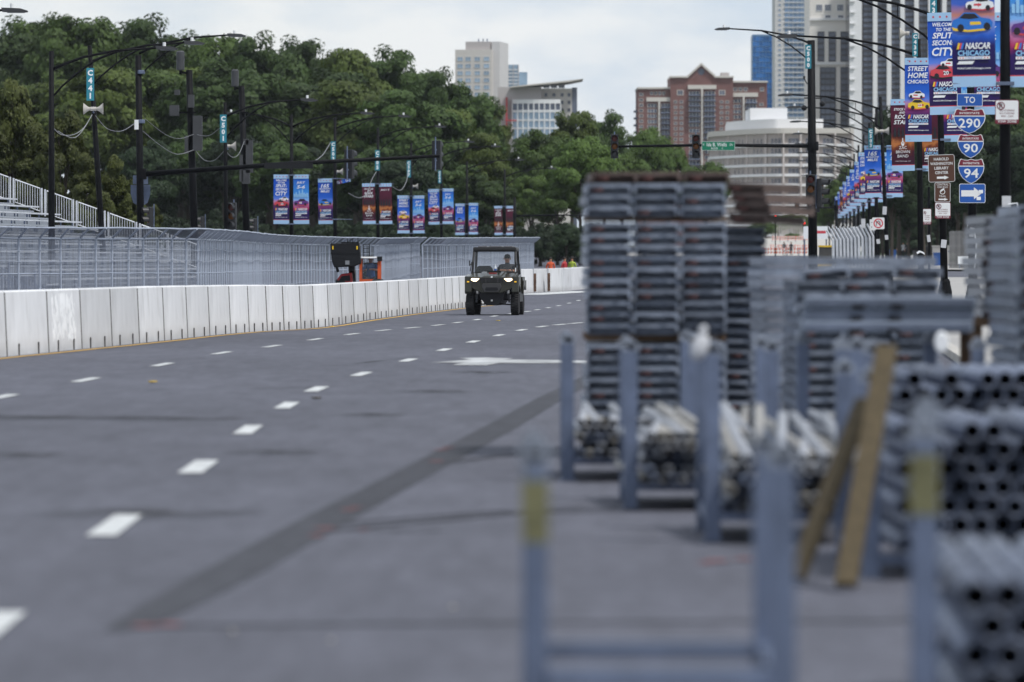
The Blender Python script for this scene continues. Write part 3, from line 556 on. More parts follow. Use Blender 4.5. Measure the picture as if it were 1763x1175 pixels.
MB().bb(tx(650), tx(658), -.4, .3, tz(450), tz(442)).build('work_light', BLACK, t)
MB().add([(tx(624), -.26, tz(481)), (tx(650), -.26, tz(481)), (tx(650), -.26, tz(447)), (tx(624), -.26, tz(447))], [(0, 1, 2, 3)]).build('cab_window', mat('cab_glass', (.2, .25, .3), .05, trans=.8), t)
MB().bb(tx(623.6), tx(650.4), .8, .88, tz(500), tz(470)).build('cab_back', DGREY, t)
hd = MB().prism([(tx(581), tz(500)), (tx(581), tz(481)), (tx(588), tz(472)), (tx(606), tz(469.5)), (tx(608), tz(500))], -.5, .6).build('engine_hood', RED, t, bevel=.04)
MB().prism([(tx(584), tz(484)), (tx(589), tz(476)), (tx(603), tz(474)), (tx(604), tz(484))], -.515, -.5).build('hood_grille', BLACK, hd)
MB().bb(tx(582), tx(655), -.4, 1.6, .45, tz(490)).build('chassis', DGREY, t)
for a in (587, 650):
    for y in (-.3, 1.5):
        w = MB().lathe([(.2, -.16), (.42, -.17), (.46, -.1), (.46, .1), (.42, .17), (.2, .16)], (tx(a), y, .46), 16, 'x').build('wheel', RUB, t); MB().lathe([(.0, -.1), (.2, -.12), (.2, .12), (0, .1)], (tx(a), y, .46), 12, 'x').build('rim', ORANGE, w)
op = thing('person', 'operator in a blue shirt sitting inside the orange telehandler cab', 'person', (X(638, tY), tY + .35, tz0 + tz(500) - .55))
J2 = dict(J); inst('body', body('body', J2, ES, [BLS, JEAN, SKIN], dcol), op); inst('hair', hair_, op, (0, -.03, -.03))
sx = MB().bb(-.25, .25, .1, .3, .8, 1.5).bb(-.25, .25, -.3, .3, .7, .84).build('operator_seat', UPL, t); sx.location = (tx(638), .35, tz(500) - .55)
# ------------------------------------------------------------------ lamp posts
def lamp_post(label, px, Y, zl, arm=3.5, side=1, lean=(0, 0), r=.1, base=True, lamp=True, second=False, group='street lamp posts', name='lamp_post', brackets=None):
    z0 = zg(Y) + (.12 if side < 0 and not 330 < Y < 400 else 0); hh = zl - z0
    t = thing(name, label, 'lamp post', (X(px, Y), Y, z0), 0, group)
    tp = Vector((lean[0], lean[1], hh - .1)); ax = lambda z: Vector((lean[0] * z / hh, lean[1] * z / hh, z))
    MB().tube([ax(0), ax(hh * .5), tp], [r * 1.12, r * .95, r * .72], 10).build('pole', POLE, t, True)
    if base: MB().lathe([(r * 2.5, 0), (r * 2.5, .08), (r * 2.2, .14), (r * 2.0, .55), (r * 1.55, .75), (r * 1.5, .82), (r * 1.15, .9)], n=10).build('pole_base', POLE, t)
    if lamp:
        for s in ([side, -side] if second else [side]):
            A = MB(); L = arm if s == side else arm * .8
            q = lambda u, z: ax(hh) + Vector((s * u * L, 0, z))
            A.tube([q(0, -.68), q(.12, -.5), q(.3, -.29), q(.6, -.09), q(1, 0)], [.05, .046, .042, .038, .032], 6)
            A.tube([q(0, -1.55), q(.1, -1.18), q(.25, -.76), q(.42, -.38), q(.6, -.1)], .034, 6); A.tube([q(.28, -.66), q(.28, -.32)], .018, 4)
            A.build('lamp_arm', POLE, t, True)
            hd = MB().prism([(s * L - .02 * s, -.05), (s * (L + .62), -.06), (s * (L + .64), -.02), (s * (L + .45), .04), (s * (L - .05), .06)][::-s], -.14, .14).build('lamp_head', DGREY, t); hd.location = ax(hh)
            MB().bb(min(s * (L + .1), s * (L + .56)), max(s * (L + .1), s * (L + .56)), -.11, .11, -.075, -.06).build('lens', GREY, hd)
            MB().tube([(s * (L + .22), 0, .05), (s * (L + .22), 0, .17)], .05, 8).build('photocell', WHITE, hd)
    if brackets:
        for z in brackets:
            MB().tube([ax(z - z0) + Vector((-.92, -.02, 0)), ax(z - z0) + Vector((.92, -.02, 0))], .016, 5).bb(-.15, .15, -.13, .13, z - z0 - .03, z - z0 + .03).build('banner_arm', GALV, t)
    return t
def code_sign(txt, px, py0, py1, Y, label, w=None):        # tall teal plate with letters stacked
    h = (py1 - py0) / sc(Y); w = w or h * .235; t = thing('pole_code_sign', label, 'sign', (X(px, Y), Y - .16, Z(py1, Y)))
    MB().bb(-w / 2, w / 2, -.01, .01, 0, h).build('plate', TEAL, t)
    b = MB(); k = h * .94 / len(txt)
    for i, ch in enumerate(txt): b.text(ch, 0, h * .97 - (i + .5) * k, None, k * .78, -.014, bold=.045)
    b.build('lettering', WHITE, t); MB().bb(-.03, .03, .01, .16, h * .2, h * .25).bb(-.03, .03, .01, .16, h * .75, h * .8).build('bracket', GALV, t); return t
lamp_post('black lamp post at the far left, arm reaching right over the grandstand rail', 89, 175, Z(83, 175), 3.25, 1)
lamp_post('leaning black lamp post with twin loudspeakers and a teal code sign', 183, 190, Z(74, 190), 3.2, 1, (-.55, 0), .1)
lamp_post('black lamp post out of the left frame edge, only its lamp head showing', -150, 150, Z(18, 150), 2.4, 1)
lamp_post('black lamp post beside the antenna poles with a teal code sign', 390, 223, Z(172, 223), 3.0, 1, (-.05, 0), .085)
for i, (px, Y, ly, br) in enumerate([(502, 277, 195, (302, 386)), (577, 301, 200, (308, 378)), (651, 336, 218, (317, 386)), (708, 361, 244, (338, 402)), (760, 385, 252, (327, 386)), (804, 400, 275, (352, 403)), (869, 440, 290, (356, 404))]):
    lamp_post('black lamp post before the park trees, %s banner post from the left' % nth(i), px, Y, Z(ly, Y), 3.4, 1, brackets=[Z(b, Y) for b in br], second=(i == 0), base=False)
code_sign('C441', 156.5, 118, 174, 190, 'teal sign reading C441 on the leaning lamp post')
code_sign('C501', 385, 198, 246, 223, 'teal sign reading C501 on the left lamp post near the antennas')
code_sign('C503', 574, 244, 279, 301, 'small teal code sign above the folded banner')
code_sign('C505', 650, 259, 294, 336, 'small teal code sign above the dark red banner pair')
code_sign('C507', 704, 277, 306, 361, 'small teal code sign above the yellow car banner on the left')
code_sign('C509', 757, 294, 316, 385, 'small teal code sign below the end of the long mast arm')
RP = [(1730, 100, 0.0, 9.2), (1676, 134, -.12, 9.2), (1627, 163, -.22, 9.2), (1586, 190, -.1, 9.05), (1530, 264, -.4, 9.25)]
for Y in (300, 338, 378, 420, 465, 515, 570, 640): RP.append((CX + (17.3 + .053 * (Y - 264)) * F / Y, Y, 0, 9.3 + zg(Y)))
RB = [4.59, 4.98, 4.95, 4.54, 4.5]
names = ['thick black lamp post nearest the right edge with a no-stopping sign', 'black lamp post carrying the blue interstate shields', 'black lamp post carrying the brown library sign', 'black lamp post with the maroon rock band banner', 'black lamp post leaning slightly left with the magnificent miles banner']
for i, (px, Y, ln_, zl) in enumerate(RP):
    zb = RB[i] if i < 5 else 4.5 + zg(Y)
    lamp_post(names[i] if i < 5 else 'distant black lamp post, %s beyond the leaning one in the right-hand row' % nth(i - 5), px, Y, zl, 4.1, -1, (ln_, 0), .1, brackets=(zb + .06, zb + 2.33))
code_sign('C437', 1606, -12, 38, 163, 'teal code sign above the welcome banner, cut by the top edge')
code_sign('C439', 1574.5, 58, 98, 190, 'teal code sign above the street home banner')
code_sign('C503', 1498.5, 222, 256, 264, 'small teal code sign above the magnificent miles banner on the right')
# ------------------------------------------------------------------ banners
def cloth(name, stops, noise=.05):
    m = bpy.data.materials.new(name); m.use_nodes = True; t = m.node_tree; b = t.nodes['Principled BSDF']; L = t.links.new
    b.inputs['Roughness'].default_value = .65; b.inputs['Specular IOR Level'].default_value = .2
    tc = t.nodes.new('ShaderNodeTexCoord'); sx = t.nodes.new('ShaderNodeSeparateXYZ'); L(tc.outputs['Object'], sx.inputs[0])
    n = t.nodes.new('ShaderNodeTexNoise'); n.inputs['Scale'].default_value = 5; n.inputs['Detail'].default_value = 4; L(tc.outputs['Object'], n.inputs[0])
    ma = t.nodes.new('ShaderNodeMath'); ma.operation = 'MULTIPLY_ADD'; ma.inputs[1].default_value = 1 / 2.4; ma.inputs[2].default_value = 0; L(sx.outputs['Z'], ma.inputs[0])
    mb = t.nodes.new('ShaderNodeMath'); mb.operation = 'MULTIPLY_ADD'; mb.inputs[1].default_value = noise; L(n.outputs[0], mb.inputs[0]); L(ma.outputs[0], mb.inputs[2])
    r = t.nodes.new('ShaderNodeValToRGB'); e = r.color_ramp.elements
    while len(e) < len(stops): e.new(.5)
    for q, (p, c) in zip(e, stops): q.position = p; q.color = (*c, 1)
    L(mb.outputs[0], r.inputs[0]); L(r.outputs[0], b.inputs['Base Color']); return m
LB = (.32, .5, .72)
CL_BLUE = cloth('banner_cloth_blue', [(0, (.012, .01, .05)), (.33, (.03, .014, .11)), (.42, (.22, .035, .16)), (.48, (.45, .22, .35)), (.54, (.1, .2, .65)), (.62, (.018, .11, .55)), (1, (.014, .07, .42))], .06)
CL_SKY = cloth('banner_cloth_sky', [(0, (.012, .01, .05)), (.3, (.035, .014, .12)), (.38, (.4, .04, .13)), (.46, (.5, .2, .4)), (.56, (.2, .42, .8)), (.7, (.05, .26, .7)), (1, (.02, .1, .5))], .12)
CL_ROCK = cloth('banner_cloth_rock', [(0, (.035, .008, .03)), (.34, (.045, .008, .022)), (.44, (.15, .035, .015)), (.5, (.45, .16, .05)), (.56, (.12, .03, .02)), (.66, (.06, .01, .025)), (1, (.09, .012, .035))], .22)
CL_BIG = cloth('banner_cloth_dusk', [(0, (.012, .01, .05)), (.33, (.02, .014, .11)), (.4, (.02, .1, .5)), (.5, (.2, .3, .7)), (.56, (.5, .2, .15)), (.64, (.05, .12, .5)), (1, (.014, .07, .42))], .06)
BL_STRIP = mat('banner_pale_blue', LB, .65, var=.05); INKW = mat('white_ink', (.75, .77, .8), .65, var=.03); INKC = mat('sky_ink', (.25, .5, .78), .65, var=.03); INKD = mat('dark_ink', (.012, .012, .02), .6); INKY = mat('yellow_ink', (.75, .5, .03), .6, var=.05); INKB = mat('blue_ink', (.02, .16, .55), .6, var=.05); INKP = mat('purple_ink', (.1, .03, .2), .6)
INKS = [INKW, INKC, REDF, INKY, INKB, INKD, INKP]
def star(b, x, z, r, y, mi): b.flat([(x + (r if i % 2 == 0 else r * .5) * math.sin(i * math.pi / 6), z + (r if i % 2 == 0 else r * .5) * math.cos(i * math.pi / 6)) for i in range(12)], y, mi)
def car_print(b, x, z, w, c, c2, num, flip=1, y=-.021):
    p = lambda pts, mi, dy=0: b.flat([(x + flip * a * w, z + e * w) for a, e in pts][::flip], y - dy, mi)
    p([(-.5, -.1), (-.46, -.19), (-.1, -.23), (.3, -.2), (.48, -.13), (.5, .0), (.44, .08), (.22, .12), (.08, .24), (-.2, .25), (-.33, .12), (-.47, .06)], c)
    p([(-.31, .11), (-.19, .22), (.06, .215), (.17, .11), (-.05, .08)], 5, .001); p([(-.5, -.1), (-.46, -.19), (-.1, -.23), (.3, -.2), (.48, -.13), (.3, -.15), (-.1, -.18), (-.42, -.13)], c2, .001)
    for a, e in ((-.28, -.13), (.36, -.1)): p([(a + .085 * math.cos(k * .785), e + .1 * math.sin(k * .785)) for k in range(8)], 5, .002)
    p([(-.05, -.06), (.22, -.05), (.2, .02), (-.05, .02)], c2, .001)
    if num: b.text(num, x + flip * .04 * w, z - .03 * w, None, .14 * w, y - .003, 0 if c != 0 else 2, .02)
def letters(b, rows):
    for s, z, h, w, mi in rows: b.text(s, -.005, z, min(w, 9), h, -.021, mi, .025, .22)
BANNER = {}
def make_banner(kind):
    cl = {'rock': CL_ROCK, 'rockjuly': CL_ROCK, 'july': CL_SKY, 'big': CL_BIG}.get(kind, CL_BLUE)
    b = MB(); nx, nz = 4, 12
    b.add([(-.38 + .76 * i / nx, .008 * math.sin(2.2 * i + .9 * k), 2.4 * k / nz) for k in range(nz + 1) for i in range(nx + 1)], [(k * (nx + 1) + i, k * (nx + 1) + i + 1, (k + 1) * (nx + 1) + i + 1, (k + 1) * (nx + 1) + i) for k in range(nz) for i in range(nx)])
    t = b.build('street_banner', cl, None, True)
    MB().add([(-.38, -.0185, 0), (.38, -.0185, 0), (.38, -.0185, .19), (-.38, -.0185, .19)], [(0, 1, 2, 3)], 0).add([(-.38, -.0185, .19), (.38, -.0185, .19), (.38, -.0185, .21), (-.38, -.0185, .21)], [(0, 1, 2, 3)], 1).build('hem_strip', [BL_STRIP, REDF], t)
    s = MB().add([(-.38, -.0185, 2.2), (.38, -.0185, 2.2), (.38, -.0185, 2.4), (-.38, -.0185, 2.4)], [(0, 1, 2, 3)], 0)
    for i in range(4): star(s, -.24 + .16 * i, 2.3, .035, -.02, 1)
    s.build('border_strip', [BL_STRIP, REDF], t)
    lg = MB()
    if kind != 'rock':
        lg.text('NASCAR', .07, .72, .44, .115, -.021, 0, .03, .25).text('CHICAGO', 0, .595, .56, .1, -.021, 1, .03)
        for i, c in enumerate((3, 2, 4)): lg.flat([(-.3 + i * .035, .665), (-.265 + i * .035, .665), (-.235 + i * .035, .775), (-.27 + i * .035, .775)], -.021, c)
        lg.flat([(-.28, .485), (.28, .485), (.28, .535), (-.28, .535)], -.0205, 0); lg.text('STREET RACE', 0, .51, .3, .032, -.022, 4)
        for x in (-.24, -.19, .19, .24): star(lg, x, .51, .018, -.022, 2)
        lg.flat([(-.3, .4), (-.03, .4), (.01, .455), (-.26, .455)], -.021, 0).text('APM', .17, .43, .15, .035, -.021, 5).text('NASCARChicago.com', 0, .325, .58, .042, -.021, 0, .015)
    else:
        lg.text('ZAC', 0, .78, .26, .1, -.021, 0).text('BROWN', 0, .64, .46, .095, -.021, 0).text('BAND', 0, .5, .36, .095, -.021, 0).text('NASCARChicago.com', 0, .325, .5, .036, -.021, 0)
        lg.ring(0, .93, .03, .055, -.021, 0, 12).flat([(-.015, .97), (.015, .97), (.012, 1.1), (-.012, 1.1)], -.021, 0).disc(0, .88, .045, .045, -.021, 0, 10)
    lg.build('logo_print', INKS, t)
    w = MB(); c = MB()
    if kind == 'welcome':
        letters(w, [('WELCOME', 2.12, .09, .52, 0), ('TO THE', 2.0, .08, .36, 0), ('SPLIT-', 1.86, .14, .54, 0), ('SECOND', 1.69, .12, .56, 0), ('CITY', 1.48, .2, .58, 0)]); car_print(c, .12, 1.21, .44, 0, 2, '', -1); car_print(c, 0, 1.0, .7, 2, 5, '20')
    elif kind == 'street':
        letters(w, [('STREET', 2.09, .14, .58, 0), ('HOME', 1.9, .16, .58, 0), ('CHICAGO', 1.72, .11, .6, 0)]); car_print(c, -.04, 1.34, .46, 0, 2, '', -1); car_print(c, .02, 1.06, .64, 3, 2, '22')
    elif kind == 'miles':
        letters(w, [('165', 2.02, .2, .44, 0), ('MAGNIFICENT', 1.86, .07, .6, 0), ('MILES', 1.73, .12, .48, 0)]); car_print(c, 0, 1.15, .7, 4, 3, '', 1)
    elif kind == 'big':
        car_print(c, .12, 1.45, .5, 0, 2, '1', -1); car_print(c, -.02, 1.13, .72, 4, 3, '', 1); letters(w, [('JULY', 2.0, .14, .4, 0), ('5-6', 1.8, .16, .4, 0)])
    elif kind == 'july':
        letters(w, [('JULY', 2.0, .14, .42, 0), ('5-6', 1.8, .16, .4, 0)]); car_print(c, .0, 1.05, .7, 6, 2, '48', -1)
        for i in range(9):
            x = -.34 + .076 * i; hgt = (.16, .24, .14, .32, .2, .38, .22, .16, .2)[i]; c.flat([(x, 1.3), (x + .06, 1.3), (x + .06, 1.3 + hgt), (x, 1.3 + hgt)], -.0195, 1)
    elif kind == 'rock':
        letters(w, [('STOCK CAR', 2.06, .085, .54, 0), ('AND', 1.95, .07, .2, 0), ('ROCK', 1.81, .14, .5, 0), ('STARS', 1.63, .14, .56, 0)])
        for i in range(5): c.flat([(-.3 + .13 * i, 1.15), (-.2 + .13 * i, 1.15), (-.22 + .13 * i, 1.38), (-.28 + .13 * i, 1.38)], -.0195, 5).disc(-.25 + .13 * i, 1.42, .03, .04, -.0195, 5, 8)
    elif kind == 'rockjuly':
        letters(w, [('JULY 5', 2.0, .12, .5, 0)])
        for i in range(4): c.flat([(-.28 + .15 * i, 1.1), (-.16 + .15 * i, 1.1), (-.19 + .15 * i, 1.36), (-.25 + .15 * i, 1.36)], -.0195, 5).disc(-.22 + .15 * i, 1.41, .035, .045, -.0195, 5, 8)
    if w.v: w.build('lettering', INKS, t)
    if c.v: c.build('picture_print', INKS, t)
    return t
KD = {'welcome': 'blue WELCOME TO THE SPLIT-SECOND CITY banner', 'street': 'blue STREET HOME CHICAGO banner with a yellow car', 'miles': 'blue 165 MAGNIFICENT MILES banner with a blue race car', 'july': 'blue JULY 5-6 banner, purple car', 'rock': 'maroon STOCK CAR AND ROCK STARS banner', 'rockjuly': 'maroon JULY 5 banner with stage lights', 'big': 'large blue banner with blue and white race cars'}
def banner(kind, px, Y, zb, w, where, sway=0):
    loc = (X(px, Y), Y - .03, zb); lab = (KD[kind] + ' ' + where).replace(' ,', ',')
    if kind not in BANNER: BANNER[kind] = o = make_banner(kind)
    else: o = dup(BANNER[kind], loc)
    o.location = loc; o.rotation_euler = (0, sway, RN.uniform(-.12, .12)); o.scale = (w / .76, 1, 1)
    tag(o, lab, 'banner', 'race banners on lamp posts'); return o
LBN = [('welcome', 484.5, 277, 386, 27), ('july', 519, 277, 386, 27), ('miles', 561, 301, 386, 25), ('rock', 636, 336, 386, 22), ('rockjuly', 664, 336, 386, 23), ('street', 695, 361, 402, 21), ('july', 721, 361, 402, 20), ('welcome', 747.5, 385, 387, 19), ('july', 771.5, 385, 386, 19), ('miles', 792, 400, 405, 16), ('july', 815, 400, 404, 16), ('rock', 858.5, 440, 405, 14), ('rockjuly', 879, 440, 405, 15)]
for i, (k, px, Y, yb, w) in enumerate(LBN):
    zb = Z(yb, Y); o = banner(k, px, Y, zb, w / sc(Y), ', %s from left before the trees' % nth(i), RN.uniform(-.025, .005))
    o.scale[2] = (85 if i < 2 else 78 if i < 3 else 70 if i < 5 else 65 if i < 7 else 61 if i < 9 else 54 if i < 11 else 50) / sc(Y) / 2.4
o = banner('miles', 590, 301, Z(316, 301), .6, 'folded up under the teal code sign', 1.35); o['label'] = 'blue banner blown up and folded flat over its top rod'; o.scale = (.25, 1, .36); o.location.x = X(576, 301)
for k, px, i, wh in (('big', 1677, 0, 'left of the thick right post'), ('july', 1776, 0, 'cut off by the right edge of the photo'), ('welcome', 1628, 1, 'left of the shield post'), ('july', 1702, 1, 'right of the interstate shield post'), ('street', 1581, 2, 'left of the library sign post'), ('july', 1648, 2, 'right of the library sign post'), ('rock', 1555, 3, 'over white band lettering'), ('rockjuly', 1607, 3, 'right of the rock band post'), ('miles', 1503.5, 4, 'on the leaning right-hand post'), ('july', 1540, 4, 'on the leaning right-hand post')):
    banner(k, px, RP[i][1], RB[i], .76, wh, RN.uniform(-.03, .0))
for i, (px, Y, ln_, zl) in enumerate(RP[5:]):
    ks = [('street', 'july'), ('welcome', 'july'), ('miles', 'july'), ('street', 'rockjuly'), ('welcome', 'july'), ('rock', 'july'), ('miles', 'july'), ('street', 'july')][i]
    for k, s in zip(ks, (-1, 1)): banner(k, px + s * .53 * sc(Y), Y, 4.5 + zg(Y), .76, '%s of %s far right-hand post' % ('left' if s < 0 else 'right', nth(i)), RN.uniform(-.03, .01))
# ------------------------------------------------------------------ road signs
def rrect(w, h, r, n=4):
    out = []
    for cx, cz, a0 in ((w / 2 - r, h / 2 - r, 0), (-w / 2 + r, h / 2 - r, 90), (-w / 2 + r, -h / 2 + r, 180), (w / 2 - r, -h / 2 + r, 270)):
        out += [(cx + r * math.cos(math.radians(a0 + 90 * i / n)), cz + r * math.sin(math.radians(a0 + 90 * i / n))) for i in range(n + 1)]
    return out
def plate(name, label, px0, py0, px1, py1, Y, edge, face, off=.22, rim=.012, tilt=0):
    w = (px1 - px0) / sc(Y); h = (py1 - py0) / sc(Y)
    t = thing(name, label, 'sign', (X((px0 + px1) / 2, Y), Y - off, Z((py0 + py1) / 2, Y))); t.rotation_euler = (0, tilt, 0)
    MB().prism(rrect(w, h, min(w, h) * .08), 0, .008).build('plate', edge, t)
    MB().flat(rrect(w - 2 * rim, h - 2 * rim, min(w, h) * .06), -.002).build('sign_face', face, t)
    MB().bb(-.05, .05, .008, off - .08, h * .2, h * .26).bb(-.05, .05, .008, off - .08, -h * .26, -h * .2).build('bracket', GALV, t)
    return t, w, h
SW = mat('sign_white', (.72, .73, .74), .5, var=.04)
t, w, h = plate('direction_sign', 'small blue sign reading TO above the interstate shields', 1646, 162, 1690, 184, 134, SW, BLUE); MB().text('TO', 0, 0, w * .42, h * .5, -.005, bold=.01).build('lettering', SW, t)
def shield_poly(w, h, k=1.0):
    p = [(0, -.5), (.16, -.42), (.34, -.26), (.46, -.05), (.5, .12), (.49, .28), (.43, .47), (.38, .5), (.28, .46), (.15, .45), (0, .49)]
    p = p + [(-a, b) for a, b in p[-2:0:-1]]; return [(a * w * k, b * h * k) for a, b in p]
def shield(num, px, py0, py1, pw, Y):
    w = pw / sc(Y); h = (py1 - py0) / sc(Y); t = thing('route_shield', {'290': 'widest interstate shield, reading 290, directly under the small TO sign', '90': 'interstate shield reading 90 in the middle of the three shields', '94': 'lowest interstate shield, reading 94, just above the arrow sign'}[num], 'sign', (X(px, Y), Y - .22, Z((py0 + py1) / 2, Y)))
    MB().prism(shield_poly(w, h), 0, .008).build('plate', SW, t)
    P_ = shield_poly(w, h, .95); zc = h * .2
    lo = [(a, b) for a, b in P_ if b < zc - .01]; x = max(a for a, b in P_ if abs(b - zc) < h * .2)
    lo = [q for q in P_ if q[1] < zc]; hi = [q for q in P_ if q[1] > zc + .02]
    lo.sort(key=lambda q: math.atan2(q[1] + .05, q[0])); up = sorted(hi, key=lambda q: math.atan2(q[1] - zc + .001, q[0]))
    xe = w * .475
    MB().flat(sorted(lo + [(xe, zc - .01), (-xe, zc - .01)], key=lambda q: math.atan2(q[1] + h * .1, q[0])), -.003).build('blue_field', BLUE, t)
    MB().flat([(xe * .995, zc + .015)] + up + [(-xe * .995, zc + .015)], -.003).build('red_band', MAROON, t)
    MB().text('INTERSTATE', 0, h * .32, w * .62, h * .085, -.006, bold=.012).text(num, 0, -h * .08, w * (.68 if len(num) == 3 else .56), h * .38, -.006, bold=.015).build('lettering', SW, t)
    MB().tube([(0, .008, 0), (0, .15, 0)], .03, 5).build('bracket', GALV, t)
shield('290', 1667.5, 188, 231, 55, 134); shield('90', 1669.5, 232, 273, 45, 134); shield('94', 1670.5, 274, 317, 45, 134)
def arrow(b, x, z, L, hh, y=-.005, mi=0): b.flat([(x - L / 2, z - hh * .26), (x + L * .12, z - hh * .26), (x + L * .12, z - hh / 2), (x + L / 2, z), (x + L * .12, z + hh / 2), (x + L * .12, z + hh * .26), (x - L / 2, z + hh * .26)], y, mi); return b
t, w, h = plate('direction_sign', 'blue sign with a white right arrow below the interstate shields', 1650, 317, 1695, 350, 134, SW, BLUE); arrow(MB(), -.02, 0, w * .78, h * .62).build('arrow', SW, t)
for dx, dz in ((.2, .04), (.15, -.12)): MB().bb(dx - .05, dx + .05, -.012, -.008, dz - .04, dz + .04).build('sticker', INKW, t)
t, w, h = plate('guide_sign', 'brown sign reading HAROLD WASHINGTON LIBRARY CENTER with an arrow', 1597, 267, 1642.5, 314, 163, SW, BROWN, tilt=-.03)
b = MB()
for i, s in enumerate(('HAROLD', 'WASHINGTON', 'LIBRARY', 'CENTER')): b.text(s, 0, h * (.34 - .165 * i), w * (.56, .84, .54, .5)[i], h * .105, -.005, bold=.012)
arrow(b, .03, -h * .34, w * .45, h * .15).build('lettering', SW, t)
t, w, h = plate('guide_sign', 'small brown sign reading CENTRAL CHICAGO TRAIL', 1608, 315, 1635, 348.5, 163, SW, BROWN)
b = MB().text('CENTRAL', 0, h * .4, w * .74, h * .1, -.005).text('CHICAGO', 0, h * .27, w * .66, h * .1, -.005).text('TRAIL', 0, -h * .2, w * .45, h * .1, -.005); arrow(b, .02, -h * .36, w * .6, h * .14); b.ring(0, h * .03, w * .13, w * .17, -.005, 0, 14).flat([(-.06, .0), (.02, .06), (.06, .1), (.03, .12), (-.03, .08)], -.006).build('lettering', SW, t)
def no_park(label, x0, y0, x1, y1, Y, letter='P', off=.22):
    t, w, h = plate('parking_sign', label, x0, y0, x1, y1, Y, MAROON, SW, off); b = MB()
    b.ring(-w * .26, h * .25, w * .13, w * .17, -.005, 1).text(letter, -w * .26, h * .25, None, w * .2, -.005, 2, .02).flat([(-w * .38, h * .34), (-w * .35, h * .37), (-w * .14, h * .16), (-w * .17, h * .13)], -.007, 1)
    for i, (s, k) in enumerate((('NO STOPPING', .62), ('NO STANDING', .62), ('9PM - 5AM', .5))): b.text(s, 0, h * (.06 - .12 * i), w * k, h * .075, -.005, 1)
    b.flat([(-w * .47, -h * .47), (w * .47, -h * .47), (w * .47, -h * .32), (-w * .47, -h * .32)], -.004, 1).text('TOW ZONE', 0, -h * .395, w * .8, h * .1, -.007, 0, .02)
    b.build('lettering', [SW, MAROON, INKD], t)
no_park('white and red no-stopping tow zone sign on the thick right post', 1711, 173, 1752, 214.5, 100)
no_park('white and red tow zone sign under the brown trail sign', 1608.5, 349, 1635.5, 377, 163)
no_park('white and red tow zone sign on its own thin post', 1588, 360, 1602.5, 387, 205)
tp = thing('sign_post', 'thin black sign post left of the library sign post', 'sign post', ground_at(1600, 206, .12)); MB().tube([(0, 0, 0), (-.02, 0, Z(328, 206) - zg(206))], .045, 6).build('post', POLE, tp)
tp = thing('sign_post', 'black post carrying the no U-turn sign', 'sign post', ground_at(1513, 262, .12)); MB().tube([(0, 0, 0), (-.05, 0, Z(365, 262) - .2)], .06, 6).build('post', POLE, tp)
t, w, h = plate('turn_sign', 'white sign with a red no U-turn circle', 1501, 375, 1522, 395, 262, SW, SW)
MB().ring(0, 0, w * .3, w * .4, -.005, 0).flat([(-w * .28, h * .23), (-w * .22, h * .29), (w * .28, -h * .23), (w * .22, -h * .29)], -.007, 0).tube([(-.08, -.005, -.1), (-.08, -.005, .05), (0, -.005, .12), (.08, -.005, .05), (.08, -.005, -.08)], .02, 4, mi=1).build('symbol', [REDF, INKD], t)
t, w, h = plate('lane_sign', 'white sign partly hidden left of the no U-turn sign', 1497, 378, 1507, 397, 263, SW, SW, .1); MB().text('3', 0, 0, None, h * .5, -.005).build('lettering', INKD, t)
NOTE = mat('notice_paper', (.5, .51, .54), .7)
for px, y0, y1, Y, where, wd in ((1731, 338, 357, 100, 'the thick right post', .13), (1671, 392, 408, 134, 'the shield post', .09), (1623, 413, 427, 163, 'the library sign post', .13), (1599, 405, 417, 206, 'the thin sign post', .1), (1512, 412, 420, 262, 'the no U-turn post', .13), (1526, 405, 413, 264, 'the leaning right-hand post', .13), (1522, 356, 370, 264, 'the leaning right-hand post, upper one', .16), (1486, 377, 393, 300, 'the first distant right-hand post', .18)):
    o = MB().bb(-wd * .6, wd * .6, -.006, .006, 0, (y1 - y0) / sc(Y)).build('paper_notice', NOTE); o.location = (X(px, Y), Y - .19, Z(y1, Y)); o.rotation_euler = (0, RN.uniform(-.15, .15), 0); tag(o, 'white paper notice taped to ' + where, 'notice')
o = MB().tube([(0, 0, 0), (.05, -.02, -.35), (.03, 0, -.75), (.0, 0, -.95)], .02, 5).build('loose_wire', INKW); o.location = P(1677, 396, 133.7); tag(o, 'white cord hanging down from the shield post notice', 'cord')
o = MB().tube([(0, 0, 0), (.16, -.02, .02), (.2, 0, -.25), (.17, 0, -.5)], .014, 5).build('loose_wire', INKW); o.location = P(1735, 352, 99.7); tag(o, 'white wire looping off the thick right post', 'cord')
o = MB().prism([(-.18, .02), (-.05, .14), (.08, .1), (.2, .02), (.22, -.1), (.12, -.02), (0, .03), (-.12, -.06)], -.03, .03).build('torn_bag', INKW); o.location = P(1584, 436, 189.7); o.scale = (.7, .7, .6); tag(o, 'torn white plastic bag tied to the rock band post', 'bag')
